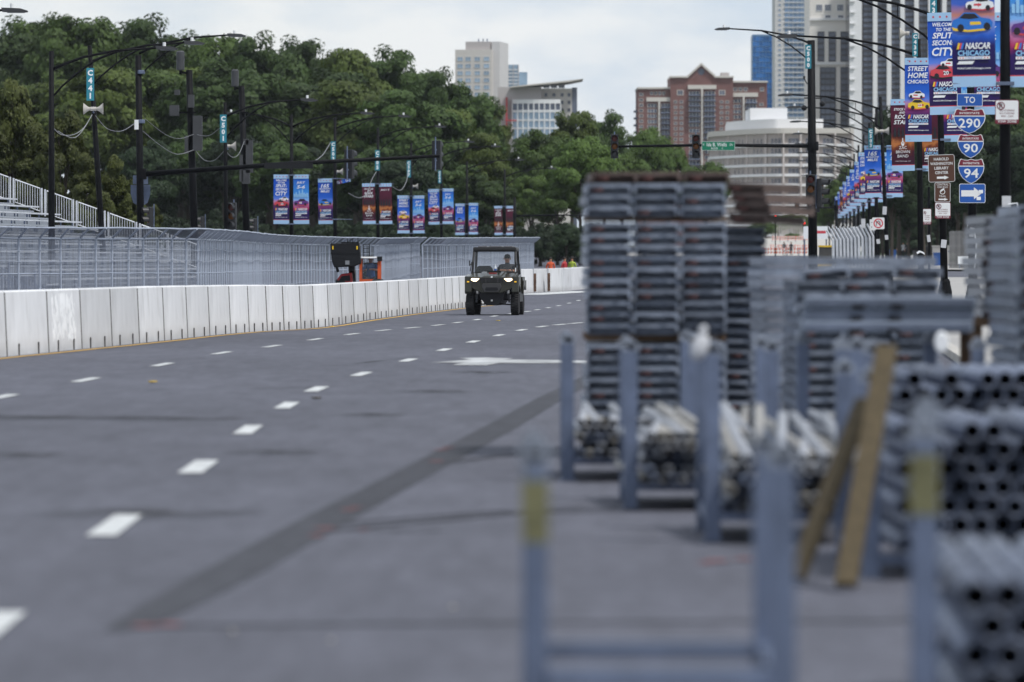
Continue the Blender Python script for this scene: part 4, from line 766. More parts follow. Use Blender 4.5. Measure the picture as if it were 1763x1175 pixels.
# ------------------------------------------------------------------ traffic signals
LR = mat('red_lens_off', (.1, .012, .01), .3); LA = mat('amber_lens_off', (.22, .075, .01), .3); LG = mat('green_lens_off', (.05, .055, .06), .3); LRON = mat('red_lens_lit', (1, .05, .03), emit=2.2)
HOUS = mat('signal_housing', (.022, .023, .027), .5)
def make_signal():
    t = thing('traffic_signal', 'x', 'traffic signal')
    MB().bb(-.17, .17, -.02, .16, 0, 1.07).build('housing', HOUS, t, bevel=.02)
    for i, m in enumerate((LG, LA, LR)):
        z = .18 + .355 * i
        MB().lathe([(.0, -.04), (.08, -.035), (.13, -.02)], (0, -.01, z), 12, 'y').build('lens', m, t)
        v = MB(); V = []
        for k in range(11):
            a = math.radians(-25 + 23 * k)
            V += [(.155 * math.cos(a), -.02, z + .155 * math.sin(a)), (.155 * math.cos(a), -.26 + .06 * math.sin(a) * -1 * .5, z + .155 * math.sin(a))]
        v.add(V, [(2 * k, 2 * k + 1, 2 * k + 3, 2 * k + 2) for k in range(10)]); v.build('visor', HOUS, t)
    MB().bb(-.03, .03, .16, .24, .3, .36).bb(-.03, .03, .16, .24, .7, .76).tube([(0, .23, -.05), (0, .23, 1.2)], .028, 6).build('bracket', GALV, t)
    return t
sig = make_signal(); nsig = [0]
def signal(label, px, py_bot, Y, rz=0, off=.26, k=1.0):
    loc = (X(px, Y), Y - off * math.cos(rz), Z(py_bot, Y))
    o = sig if nsig[0] == 0 else dup(sig, loc); nsig[0] += 1
    o.location = loc; o.rotation_euler = (0, 0, rz); o.scale = (k, k, k); tag(o, label, 'traffic signal', 'traffic signals'); return o
def signal_pole(label, px, Y, ytop, r, armz=None, armpx=None, armr=.09, armdy=0.0, lean=0):
    z0 = zg(Y); t = thing('signal_pole', label, 'signal pole', (X(px, Y), Y, z0)); hh = Z(ytop, Y) - z0
    MB().tube([(0, 0, 0), (lean, 0, hh)], [r * 1.1, r * .85], 12).build('pole', POLE, t, True); MB().lathe([(r * 2, 0), (r * 2, .1), (r * 1.5, .25), (r * 1.2, .7)], n=12).build('pole_base', POLE, t)
    if armpx:
        e = Vector((X(armpx[0], Y) - t.location.x, armdy, Z(armpx[1], Y) - z0)); s_ = Vector((math.copysign(r, e.x), 0, Z(armz, Y) - z0))
        MB().tube([s_, s_.lerp(e, .5) + Vector((0, 0, .06)), e], [armr, armr * .8, armr * .6], 8).build('mast_arm', POLE, t, True)
        MB().lathe([(r * 1.25, -.2), (r * 1.3, -.15), (r * 1.3, .15), (r * 1.25, .2)], (s_.x * .1, 0, s_.z), 12).build('arm_collar', POLE, t)
    return t
def merge_lamp(lp, pole):
    for ch in list(lp.children):
        if ch.name.startswith('pole'): bpy.data.objects.remove(ch)
        else: ch.parent = pole; ch.location = ch.location + lp.location - pole.location
    bpy.data.objects.remove(lp)
sp = signal_pole('thick black signal pole on the left with a long mast arm over the road', 244, 210, 96, .135, 300, (757, 269), .1, 0, -.12)
for z, h in ((213, 9), (128, 4)): MB().lathe([(.15, 0), (.16, .02), (.16, .12), (.15, .14)], (-.03, 0, Z(z, 210) - zg(210)), 10).build('band_clamp', GALV, sp)
MB().bb(-.25, -.1, -.2, -.05, Z(219, 210) - .1, Z(207, 210)).build('clamp_box', WHITE, sp)
merge_lamp(lamp_post('x', 240, 210, Z(61, 210), 3.3, 1, base=False, r=.09), sp)
signal('black traffic signal seen from behind, middle of the long left mast arm', 603, 308, 210.5, math.pi - .5)
signal('black traffic signal seen from behind, tip of the long left mast arm', 753, 292, 210.5, math.pi - .3)
signal('dark traffic signal low on the pole under the left mast arm', 399, 396, 224, -.35, .1)
signal('second dark signal head half hidden by the fence, beside the thick left pole', 256, 402, 209, -1.2, .2, .9)
for px, Y, lab in ((337, 231, 'first antenna pole'), (428, 251, 'second antenna pole')): signal('small side-facing signal half hidden by the fence at the ' + lab, px + 9, 410, Y, -1.3, .2, .8)
o = MB().bb(-.9, .9, -.04, .04, -.1, .12).build('mast_sign', BLACK); o.location = P(497, 286, 209.8); o['label'] = 'long black sign seen edge-on along the left mast arm'; o['category'] = 'sign'
rsn = thing('route_sign', 'back of a pale shield-shaped sign on the thick left signal pole', 'sign', P(242, 335, 210.3))
MB().prism([(-.36, .35), (-.36, .0), (-.26, -.32), (0, -.48), (.26, -.32), (.36, 0), (.36, .35)], -.01, .01).build('shield_plate', GALV, rsn); MB().bb(-.28, .28, -.01, .01, .38, .7).build('top_plate', GALV, rsn)
spr = signal_pole('thick black signal pole in the centre right with a mast arm and street name sign', 1400, 256, 70, .2, 252, (1052, 253), .085, 0, -.1)
merge_lamp(lamp_post('x', 1396, 256, Z(50, 256), 3.7, -1, base=False, r=.1), spr)
MB().bb(-.28, .28, -.3, .3, Z(372, 256), Z(350, 256)).build('signal_controller', HOUS, spr)
for dx, y, n_ in ((-.42, 183, 0), (.4, 176, 0)):
    q = MB().tube([(0, 0, Z(168, 256) - .2), (dx, -.1, Z(168, 256) - .2)], .03, 5).ball((dx, -.1, Z(y + 2, 256) - .2), .13, 10, 6); q.build('camera_dome', BLACK, spr)
MB().tube([(0, 0, Z(158, 256)), (-.3, -.05, Z(150, 256)), (-.42, -.05, Z(142, 256))], .025, 5).box((-.42, -.1, Z(140, 256)), (.08, .25, .1)).build('traffic_camera', BLACK, spr)
code_sign('C500', 1391, 78, 119, 255.9, 'teal sign reading C500 on the centre right signal pole', .27)
signal('black traffic signal at the tip of the centre right mast arm', 1058, 273, 255.8, 0, .12)
signal('black traffic signal beside the green street name sign', 1198, 273, 255.8, 0, .12)
signal('large dark traffic signal on the shaft of the centre right pole', 1395, 352, 255.6, 0, .3, 1.25)
signal('dark side-facing traffic signal right of the centre right pole', 1415, 357, 255.6, 1.25, .2, 1.2)
t, w, h = plate('street_name_sign', 'green street name sign reading E Ida B. Wells Dr 500 S', 1208, 244, 1265, 259.5, 255.7, SW, GREEN, .12)
MB().text('E', -w * .44, h * .16, None, h * .2, -.005).text('Ida B. Wells', -w * .05, h * .15, w * .6, h * .42, -.005, bold=.012).text('Dr', w * .4, h * .13, None, h * .24, -.005).text('500', -w * .12, -h * .28, w * .2, h * .22, -.005).text('S', w * .12, -h * .28, None, h * .22, -.005).build('lettering', SW, t)
fs = signal_pole('thin far signal pole with a mast arm beyond the centre right pole', 1440, 420, 345, .12, 358, (1325, 360), .07)
signal('far traffic signal hanging left of the centre right pole', 1372, 368, 419.7, 0, .1, 1.0)
for px, py, Y, lab in ((1335, 378, 640, 'far red-lit signal above the orange barricades'), (1384.5, 390, 600, 'far red-lit signal left of the centre right pole')):
    q = signal(lab, px, py + 6, Y, 0, .2, .8); c = [x for x in q.children if x.name.startswith('lens')][-1]
    c.data = c.data.copy(); c.data.materials[0] = LRON
    pq = thing('sign_post', 'thin post under the ' + lab, 'sign post', ground_at(px, Y)); MB().tube([(0, .1, 0), (0, .1, Z(py - 4, Y) - zg(Y))], .06, 6).build('post', POLE, pq)
fs2 = signal_pole('far signal pole with a mast arm left of the tall plank stack', 886, 420, 340, .12, 372, (1030, 372), .07)
# antenna poles and cables on the left
for i, (px, Y, yt, ax_, at0, at1, bx) in enumerate([(338, 230, 121, 311, 88, 122, [(301, 191, 16, 18), (306, 160, 9, 9), (330, 175, 10, 22), (341, 230, 16, 60), (322, 250, 6, 30)]), (428, 250, 148, 405, 120, 150, [(416, 290, 6, 46), (424, 245, 9, 10), (430, 270, 12, 56), (424, 305, 14, 24)])]):
    s_ = sc(Y); z0 = zg(Y); t = thing('antenna_pole', '%s dark utility pole with a grey antenna drum on top' % ('first' if i == 0 else 'second'), 'utility pole', (X(px, Y), Y, z0)); hh = Z(yt, Y) - z0
    ln_ = -12 / s_; MB().tube([(0, 0, 0), (ln_, 0, hh)], [.17, .13], 10).build('pole', POLE, t, True)
    xa = (ax_ - px) / s_
    MB().lathe([(.1, 0), (.165, .03), (.165, (at1 - at0) / s_ - .06), (.1, (at1 - at0) / s_)], (xa, 0, Z(at1, Y) - z0), 14).build('antenna', mat('antenna_grey', (.05, .052, .058), .5), t)
    MB().tube([(xa, 0, Z(at1, Y) - z0 - .15), (xa, 0, Z(at1, Y) - z0 + .1)], .06, 6).tube([(xa, 0, Z(at1, Y) - z0 - .05), (ln_, 0, hh - .15)], .05, 6).build('antenna_arm', POLE, t)
    for bxx, by, bw, bh in bx: MB().bb((bxx - px - bw / 2) / s_, (bxx - px + bw / 2) / s_, -.4, -.08, Z(by + bh / 2, Y) - z0, Z(by - bh / 2, Y) - z0).build('equipment_box', DGREY, t)
    MB().bb((bx[0][0] - px) / s_, 0, -.2, -.12, Z(196, Y) - z0, Z(193, Y) - z0).build('box_arm', POLE, t)
SPK = mat('speaker_cream', (.42, .4, .37), .6)
for px, py, Y, dirs, lab in ((161, 188, 189.6, (-1, 1), 'pair of cream horn loudspeakers on the leaning lamp post'), (392, 252, 222.6, (1,), 'cream horn loudspeaker under the left C501 sign'), (580, 296, 300.6, (1,), 'small cream horn loudspeaker beside the folded banner'), (711, 321, 360.6, (1,), 'small cream horn loudspeaker above the yellow car banner'), (1565, 58, 189.5, (-1,), 'pale horn loudspeaker by the right-hand teal code sign'), (1518, 226, 263.5, (-1, 1), 'pair of pale horn loudspeakers on the leaning right-hand post')):
    t = thing('horn_loudspeaker', lab, 'loudspeaker', P(px, py, Y))
    for s in dirs: MB().lathe([(.04, s * .06), (.06, s * .14), (.09, s * .2), (.19, s * .32), (.2, s * .33), (.17, s * .3), (.03, s * .22)], (0, 0, 0), 12, 'x').build('horn', SPK, t, True); MB().lathe([(.07, s * .0), (.07, s * .1)], n=10, axis='x').build('driver_unit', SPK, t)
    MB().tube([(0, 0, .08), (0, 0, -.12), (.0, .3, -.12)], .025, 5).build('bracket', GALV, t)
CAB = mat('pale_cable', (.2, .205, .22), .6)
def cable(label, pts, Y0, Y1, r=.013):
    n = len(pts); b = MB(); out = []
    P3 = [P(a, c, Y0 + (Y1 - Y0) * i / (n - 1)) for i, (a, c) in enumerate(pts)]
    for i in range(n - 1):
        for k in range(4): 
            p0, p1, p2, p3 = P3[max(i - 1, 0)], P3[i], P3[i + 1], P3[min(i + 2, n - 1)]; u_ = k / 4
            out.append(.5 * ((2 * p1) + (p2 - p0) * u_ + (2 * p0 - 5 * p1 + 4 * p2 - p3) * u_ ** 2 + (3 * p1 - p0 - 3 * p2 + p3) * u_ ** 3))
    out.append(P3[-1]); b.tube(out, r, 5); return tag(b.build('cable', CAB), label, 'cable', 'sagging cables between poles')
cable('pale cable sagging from the far left lamp post to the twin loudspeakers', [(90, 218), (105, 232), (128, 232), (145, 220), (159, 198)], 175, 189)
cable('second pale cable hanging under the twin loudspeakers', [(100, 226), (118, 236), (132, 236), (146, 220), (158, 199)], 175, 189)
cable('thin cable from the leaning lamp post to the thick signal pole', [(165, 200), (185, 222), (210, 226), (232, 213)], 189, 210, .012)
cable('thin cable from the thick signal pole to the first antenna pole', [(246, 226), (275, 250), (305, 266), (335, 258)], 210, 230, .014)
cable('upper thin cable from the thick signal pole to the first antenna pole', [(250, 205), (285, 232), (310, 239), (335, 231)], 210, 230, .01)
cable('pale cable from the first antenna pole to the C501 loudspeaker', [(336, 258), (352, 276), (370, 276), (388, 258)], 230, 223)
cable('thin cable from the first antenna pole up to the C501 sign', [(337, 232), (360, 234), (382, 218)], 230, 223, .012)
cable('pale cable from the C501 loudspeaker to the second antenna pole', [(390, 262), (400, 271), (411, 266), (421, 243)], 223, 250)
cable('thin pale cable hanging left of the second teal code sign', [(537, 280), (555, 268), (569, 246)], 277, 301, .02)
cable('thin pale cable sagging left of the dark red banner pair', [(600, 333), (618, 341), (632, 333), (640, 310), (648, 296)], 301, 336, .02)
cable('thin pale cable sagging left of the yellow car banner on the left', [(676, 322), (690, 328), (700, 312), (702, 296)], 336, 361, .02)
# ------------------------------------------------------------------ far street things
def at_thing(name, label, cat, px, Y, dz=0): return thing(name, label, cat, ground_at(px, Y, dz))
fb = at_thing('fence_panel_rack', 'rack of upright pale bent-top debris fence posts stored on the far pavement', 'fence rack', 1465, 300, .0); s_ = sc(300)
for i in range(13):
    px = 1424 + i * 6.4; x = (px - 1465) / s_; lo = RN.uniform(-.03, .03); k = .9 + .1 * (i / 12)
    MB().tube([(x + .35 + lo, i * .05, 0), (x + .3, i * .05, 2.5 * k), (x - .02, i * .05, 3.12 * k + RN.uniform(-.05, .05))], .055, 6).tube([(x + .43 + lo, i * .05 + .1, 0), (x + .38, i * .05 + .1, 2.4), (x + .08, i * .05 + .1, 3.0)], .03, 5).build('fence_post', ALU, fb)
MB().bb(-1.25, 1.5, -.06, .75, .1, .2).bb(-1.25, 1.5, -.06, .0, .7, .78).build('rack_frame', GALVD, fb)
ldr = at_thing('loader', 'yellow loader half hidden beyond the centre right signal pole', 'loader', 1425, 330); s_ = sc(330)
MB().bb(-.7, .6, -.4, 1.5, .4, 1.1).build('loader_body', YEL, ldr, bevel=.05); MB().bb(-.45, .25, .2, 1.2, 1.1, 1.85).build('cab', DGREY, ldr); MB().bb(-.5, .3, .15, 1.25, 1.85, 1.95).build('cab_roof', YEL, ldr)
for x in (-.55, .5):
    for y in (-.2, 1.3): MB().lathe([(.2, -.13), (.38, -.14), (.38, .14), (.2, .13)], (x, y, .38), 14, 'x').build('wheel', RUB, ldr)
MB().prism([(-.9, .2), (-.4, .3), (-.4, .75), (-.8, .6)], -.8, .8, 'x').build('bucket', DGREY, ldr)
sg = at_thing('site_board', 'white board with red lettering leaning on the far left side of the road', 'board', 1404, 420); s_ = sc(420)
MB().bb(-.9, .9, -.04, .04, Z(412, 420) - zg(420), Z(390, 420) - zg(420)).build('board_panel', INKW, sg); MB().ring(-.25, Z(401, 420) - zg(420), .12, .22, -.05, 0, 12).flat([(.05, Z(400, 420) - zg(420) - .1), (.75, Z(400, 420) - zg(420) - .1), (.75, Z(400, 420) - zg(420) + .1), (.05, Z(400, 420) - zg(420) + .1)], -.05).build('red_mark', REDF, sg)
for x in (-.8, .8): MB().tube([(x, .1, 0), (x, .1, Z(392, 420) - zg(420))], .05, 6).build('leg', GALV, sg)
# colonnade, hedge and barricades on the far rise
ram = MB(); x0, x1 = X(1280, 1080), X(1470, 1080)
cY = 1085; s_ = sc(cY); zc = zg(cY)
co = thing('colonnade', 'long pale stone colonnade railing on the far rise', 'colonnade', (X(1357, cY), cY, zc))
zt, zb = Z(378, cY) - zc, Z(410, cY) - zc; L = 57 / s_
MB().bb(-L / 2, L / 2, -.4, .4, zt - .5, zt).build('coping', CONC, co); MB().bb(-L / 2, L / 2, -.4, 12, -3, zb).build('base_wall', CONC, co)
cm = MB().lathe([(.16, 0), (.2, .1), (.13, .3), (.13, zt - zb - .7), (.2, zt - zb - .5)], n=8).mesh('column', CONC)
for i in range(15): inst('column', cm, co, (-L / 2 + .2 + i * (L - .4) / 14, 0, zb))
BW = mat('barricade_white', (.7, .7, .7), .6); 
bp_ = MB().bb(-.75, .75, -.03, .03, .75, 1.0).bb(-.75, .75, -.03, .03, .35, .6); 
bo_ = MB()
for i in range(4):
    for z in (.35, .75): bo_.flat([(-.7 + i * .38, z), (-.52 + i * .38, z), (-.42 + i * .38, z + .25), (-.6 + i * .38, z + .25)], -.035)
bl_ = MB().tube([(-.65, 0, 0), (-.65, 0, 1.05)], .04, 5).tube([(.65, 0, 0), (.65, 0, 1.05)], .04, 5)
M1, M2, M3 = bp_.mesh('rail_board', BW), bo_.mesh('orange_stripe', ORANGE), bl_.mesh('leg', GALVD)
n_ = 0
for (row, Y, px0, px1, st, dz) in ((0, 980, 1331, 1395, 13.5, 0.5), (1, 940, 1328, 1395, 14, -.9), (2, 690, 1300, 1390, 20, 0)):
    px = px0 + 5; j = 0
    while px < px1:
        t = thing('barricade', 'orange striped barricade, %s from the left in the %s far row' % (nth(j), ('upper', 'middle', 'lowest')[row]), 'barricade', (X(px, Y), Y, zg(Y) + max(dz, -.9) + (0.9 if row < 2 else 0)), RN.uniform(-.1, .1), 'far orange striped barricades')
        for nm, me in (('rail_board', M1), ('stripe_set', M2), ('leg_pair', M3)): inst(nm, me, t)
        px += st; j += 1
# a raised verge carries the barricades and the colonnade
vg = MB(); vg.add([(X(1250, 1000), 900, zg(900) + .0), (X(1500, 1000), 900, zg(900)), (X(1500, 1080), 1084, zc + zb - .1), (X(1250, 1080), 1084, zc + zb - .1)], [(0, 1, 2, 3)]); struct('raised_verge', vg, CONC)
# wall, bins and kiosk behind the right pavement
wl = at_thing('hoarding', 'grey slatted hoarding behind the shield post', 'hoarding', 1660, 420); s_ = sc(420); hz = Z(398, 420) - zg(420)
pm = MB().bb(-.05, .05, -.02, .02, 0, hz).mesh('hoarding_board', mat('weathered_grey_board', (.15, .15, .155), .85, var=.3, scale=2, rnd=.2))
for i in range(40): inst('hoarding_board', pm, wl, (-1.05 + i * .115, RN.uniform(-.015, .015), RN.uniform(-.05, .03)))
MB().bb(-1.2, 3.6, .03, .08, .3, .4).bb(-1.2, 3.6, .03, .08, 1.3, 1.4).build('hoarding_rail', GALVD, wl)
o = MB().bb(-.75, .75, -.05, .4, 0, 1.5).bb(-.8, .8, -.1, .45, 1.5, 1.6).build('low_wall', PAVE); o.location = ground_at(1621, 470, .1); tag(o, 'pale low concrete wall behind the blue bin', 'wall')
def bin_(label, px, Y, m):
    t = at_thing('litter_bin', label, 'bin', px, Y, .12); MB().prism([(-.26, 0), (.26, 0), (.32, .95), (-.32, .95)], -.3, .3).build('bin_body', m, t); MB().bb(-.34, .34, -.34, .34, .95, 1.04).build('lid', m, t); MB().tube([(-.25, .36, .12), (.25, .36, .12)], .1, 8).build('wheel_pair', RUB, t)
BINB = mat('bin_blue', (.015, .07, .25), .5)
bin_('blue wheeled bin beside the library sign post on the far pavement', 1614, 455, BINB); bin_('blue wheeled bin left of the walking people', 1537, 540, BINB); bin_('dark wheeled bin right of the walking people', 1578, 500, DGREY)
o = at_thing('utility_cabinet', 'dark utility cabinet on the far pavement behind the rock band post', 'cabinet', 1590, 515, .12); MB().bb(-.5, .5, -.3, .3, 0, 1.5).build('cabinet_body', DGREY, o); MB().bb(-.46, -.01, -.32, -.3, .1, 1.4).build('door', BLACK, o); MB().bb(.01, .46, -.32, -.3, .1, 1.4).build('door', BLACK, o)
o = at_thing('notice_board', 'small white notice board at the hoarding foot', 'sign', 1661, 415, .0); MB().bb(-.5, .5, -.03, .03, .45, 1.0).build('board_panel', INKW, o); MB().bb(-.4, -.34, -.02, .02, 0, .45).build('leg', GALVD, o); MB().bb(.34, .4, -.02, .02, 0, .45).build('leg', GALVD, o)
# ------------------------------------------------------------------ buildings
def wm(frame, pane, fr=.1, mull=0):                 # a unit window: frame ring standing proud of a pane
    key = (frame.name, pane.name, fr, mull)
    if key not in WMS:
        b = MB(); b.bb(-.5, .5, -.06, .0, -.5, -.5 + fr).bb(-.5, .5, -.06, .0, .5 - fr, .5).bb(-.5, -.5 + fr, -.06, 0, -.5 + fr, .5 - fr).bb(.5 - fr, .5, -.06, 0, -.5 + fr, .5 - fr)
        for i in range(mull): x = -.5 + (i + 1) / (mull + 1); b.bb(x - .02, x + .02, -.055, 0, -.5 + fr, .5 - fr)
        b.flat([(-.5 + fr, -.5 + fr), (.5 - fr, -.5 + fr), (.5 - fr, .5 - fr), (-.5 + fr, .5 - fr)], -.02, 1); WMS[key] = b.mesh('window', [frame, pane])
    return WMS[key]
WMS = {}
class Bld:
    def __init__(s, name, label, px, Y, rz=0):
        s.Y = Y; s.k = sc(Y); s.px = px; s.t = thing(name, label, 'building', (X(px, Y), Y, 0), rz)
    def x(s, px): return (px - s.px) / s.k
    def z(s, py): return H + (HZ - py) / s.k
    def blk(s, nm, m, x0, x1, y0, y1=None, d0=0, d1=20):
        return MB().bb(s.x(x0), s.x(x1), d0, d1, (s.z(y1) if y1 else 0), s.z(y0)).build(nm, m, s.t)
    def wins(s, me, xs, ys, w, h, d=0, nm='window'):
        for a in xs:
            for c in ys: inst(nm, me, s.t, (s.x(a), d - .01, s.z(c)), (0, 0, 0), (w / s.k, 1.5, h / s.k))
WALLC = mat('cream_wall', (.56, .53, .5), .85, var=.05); WALLP = mat('pale_wall', (.56, .55, .55), .85, var=.05); WALLW = mat('white_wall', (.7, .7, .71), .8, var=.04); WALLG = mat('grey_wall', (.42, .39, .385), .85, var=.06); BRK = mat('brick_wall', (.17, .085, .078), .85, var=.12, scale=.5); TRIM = mat('cream_trim', (.55, .52, .48), .8, var=.05)
GLB = mat('blue_glass', (.2, .3, .45), .12, .3, .3, .15, rnd=.25); GLS = mat('sky_glass', (.28, .38, .48), .1, .35, .25, .2, rnd=.2); GLD = mat('dark_glass', (.085, .1, .14), .12, .1, .3, .2, rnd=.35); GLBZ = mat('bronze_glass', (.035, .033, .042), .15, .1, .2, .2, rnd=.3); GLBL = mat('bright_blue_glass', (.03, .15, .42), .12, .3, .25, .12, rnd=.3); MUL = mat('blue_mullion', (.12, .24, .4), .4, .2)
rng = np.arange
# cream tower behind the trees
B1 = Bld('tower_block', 'cream tower with a grey rooftop box rising above the left trees', 822, 1300, math.radians(-9))
B1.blk('wall', WALLC, 783, 847, 86, None, 0, 13); B1.blk('roof_box', WALLG, 800, 843, 72, 86, 1, 11); B1.blk('side_tower', WALLP, 845, 859, 72, None, 1.5, 14)
B1.wins(wm(WALLP, GLS, .06, 1), (792, 806, 822, 838), rng(102, 230, 12.2), 10, 7.5)
for px in (818, 826, 833): MB().tube([(B1.x(px), 5, B1.z(72)), (B1.x(px), 5, B1.z(66))], .15, 5).build('roof_mast', GALVD, B1.t)
for i in range(9): inst('window', wm(WALLP, GLS, .06, 0), B1.t, (B1.x(847) + .02 + .01, 4, B1.z(102 + i * 12.2)), (0, 0, math.pi / 2), (4, 1.5, .9))
B2 = Bld('glass_block', 'blue-grey glass block with white floor lines beside the cream tower', 876, 1350)
B2.blk('wall', GLS, 857, 893, 112, None, 0, 12); B2.blk('upper_block', GLS, 893, 908, 124, None, 3, 12)
for y in rng(120, 165, 6): B2.blk('floor_band', WALLW, 856, 894, y, y + 1.6, -.3, 0)
for x in (857, 866, 875, 884, 892.5): B2.blk('mullion', WALLG, x - .6, x + .6, 112, 170, -.4, 0)
B3 = Bld('office_building', 'pale office building with an upswept flat roof and red-edged glass front', 930, 1250)
B3.blk('wall', WALLC, 900, 985, 152, None, 4, 24); B3.blk('grey_storey', WALLG, 857, 932, 150, None, 1, 20)
MB().add([(B3.x(878), -3, B3.z(150)), (B3.x(878), 18, B3.z(150)), (B3.x(1004), 18, B3.z(137)), (B3.x(1004), -3, B3.z(137)), (B3.x(878), -3, B3.z(152)), (B3.x(878), 18, B3.z(152)), (B3.x(980), 18, B3.z(142)), (B3.x(980), -3, B3.z(142))], [(0, 3, 2, 1), (4, 5, 6, 7), (0, 4, 7, 3), (3, 7, 6, 2), (2, 6, 5, 1), (0, 1, 5, 4)]).build('roof', TRIM, B3.t)
B3.wins(wm(TRIM, GLD, .06, 1), (941, 954, 967), (148.6,), 11, 5.5, 4); B3.wins(wm(TRIM, GLD, .08, 0), (940, 954, 968, 980), (163, 176, 189, 202), 6, 7, 4)
B3.blk('glass_corner', GLD, 985, 994, 150, None, 5, 20); 
nseg = 9; arc = [(882 + 83 * i / nseg, 3.5 * (1 - math.sin(math.pi * (.12 + .5 * i / nseg)))) for i in range(nseg + 1)]
for j, (y0, y1, m) in enumerate([(172, 179, WALLW), (179, 190, GLD), (190, 194, WALLW), (194, 206, GLS), (206, 209, WALLW), (209, 220, GLS), (220, 223, WALLW), (223, 240, GLS)]):
    MB().prism([(B3.x(a), -2 + d_ + (0 if m is WALLW else .25)) for a, d_ in arc] + [(B3.x(965), 6), (B3.x(882), 6)], B3.z(y1), B3.z(y0), 'z').build('floor_band' if m is WALLW else 'glass_band', m, B3.t)
for a, d_ in arc: MB().bb(B3.x(a) - .12, B3.x(a) + .12, -2.1 + d_, -1.6 + d_, B3.z(240), B3.z(179)).build('mullion', WALLW, B3.t)
B3.blk('red_fin', RED, 871, 873.5, 168, 240, -1, 1); B3.blk('red_beam', RED, 870, 890, 207, 209, -1.2, -1)
# brick apartment block with gable
B4 = Bld('brick_building', 'red brick apartment block with a pointed central gable and cream trim', 1209, 1250)
B4.blk('wall', BRK, 1098, 1154, 153, None, 1.2, 22); B4.blk('wall', BRK, 1258, 1321, 142, None, 1.2, 22); B4.blk('wall', BRK, 1154, 1262, 134, None, 0, 24)
gp_ = [(1184, 134), (1207, 113), (1231, 134)]; MB().prism([(B4.x(a), B4.z(c)) for a, c in gp_], 0, 24).build('gable', BRK, B4.t)
cp = MB()
for (a, c), (e, f) in ((gp_[0], gp_[1]), (gp_[1], gp_[2])): p, q = Vector((B4.x(a), 0, B4.z(c))), Vector((B4.x(e), 0, B4.z(f))); dd = Vector((0, 0, .55)); cp.add([p + Vector((0, -.5, 0)), q + Vector((0, -.5, 0)), q + dd + Vector((0, -.5, 0)), p + dd + Vector((0, -.5, 0)), p + Vector((0, 24, 0)), q + Vector((0, 24, 0)), q + dd + Vector((0, 24, 0)), p + dd + Vector((0, 24, 0))], [(0, 1, 2, 3), (7, 6, 5, 4), (3, 2, 6, 7), (0, 4, 5, 1)])
cp.build('gable_coping', TRIM, B4.t); MB().disc(B4.x(1207), B4.z(124), .75, .75, -.04).build('round_window', GLD, B4.t)
for a, c, y in ((1097, 1155, 150.5), (1258, 1322, 139.5), (1153, 1185, 131.5), (1230, 1263, 131.5)): B4.blk('cornice', TRIM, a, c, y, y + 3, -.6 if 1150 < a < 1240 else .6, 23)
B4.blk('roof_plant', WALLG, 1243, 1257, 124, 132, 6, 12)
for x0, x1, top, d in ((1113, 1157, 175, 1.2), (1184, 1233, 154, 0), (1256, 1305, 167, 1.2)):
    B4.blk('bay_lintel', TRIM, x0, x1, top - 7, top, d - .5, d); xm = (x0 + x1) / 2; B4.blk('bay_column', TRIM, xm - 1.7, xm + 1.7, top, 320, d - .6, d)
    for y in rng(top + 4, 318, 9.2):
        for a, w in ((x0 + (xm - x0) * .46, (xm - x0) * .74), (xm + (x1 - xm) * .54, (x1 - xm) * .74)):
            inst('window', wm(BRK if False else TRIM, GLD, .05, 2), B4.t, (B4.x(a), d - .02, B4.z(y + 3)), (0, 0, 0), (w / B4.k, 1.5, 6.4 / B4.k))
        for a0, a1 in ((x0 + 1, xm - 2.5), (xm + 2.5, x1 - 1)):
            if (int(y) + int(a0)) % 3: B4.blk('balcony', GALVD, a0, a1, y + 5.6, y + 7.4, d - 1.0, d - .05)
W4 = wm(TRIM, GLD, .1, 1)
B4.wins(W4, (1104,), rng(163, 318, 9.2), 7, 5.5, 1.2); B4.wins(W4, (1122, 1129, 1136, 1143), (161,), 5, 6, 1.2)
B4.wins(W4, (1163, 1173), rng(176, 318, 9.2), 6, 5.2); B4.wins(W4, (1242, 1252), rng(176, 318, 9.2), 6, 5.2); B4.wins(W4, (1171, 1243), (160,), 11, 9); B4.wins(W4, (1266, 1275, 1284, 1312), (154,), 6.5, 7, 1.2); B4.wins(W4, (1311,), rng(180, 318, 9.2), 7, 5.2, 1.2)
for y in rng(190, 240, 12): B4.blk('side_balcony', GALVD, 1092, 1098, y, y + 3, 3, 8)
# blue glass slab
B5 = Bld('glass_tower', 'bright blue glass slab tower behind the brick block', 1318, 1480, math.radians(-1))
B5.blk('wall', MUL, 1295, 1341, 60, None, .1, 16); P5 = wm(MUL, GLBL, .035, 0)
B5.wins(P5, rng(1298.5, 1340, 5.7), rng(67, 190, 9), 5.5, 8.7, 0, 'glass_panel')
# pale blue residential tower
B6 = Bld('glass_tower', 'tall pale blue glass apartment tower with white floor slabs', 1365, 1420)
B6.blk('wall', WALLP, 1334, 1350, -40, None, -.2, 16); B6.blk('core', GLS, 1350, 1397, -40, None, .1, 18); P6 = wm(WALLP, GLB, .05, 0)
B6.wins(P6, rng(1354, 1396, 7.5), rng(-8, 208, 8.6), 7.3, 7.2, .08, 'glass_panel')
for y in rng(-4, 210, 8.6): B6.blk('floor_slab', WALLW, 1349, 1397, y, y + 1.1, -.5, .1)
B6.wins(wm(WALLP, GLB, .1, 0), (1342,), rng(-8, 208, 8.6), 5, 4, -.2)
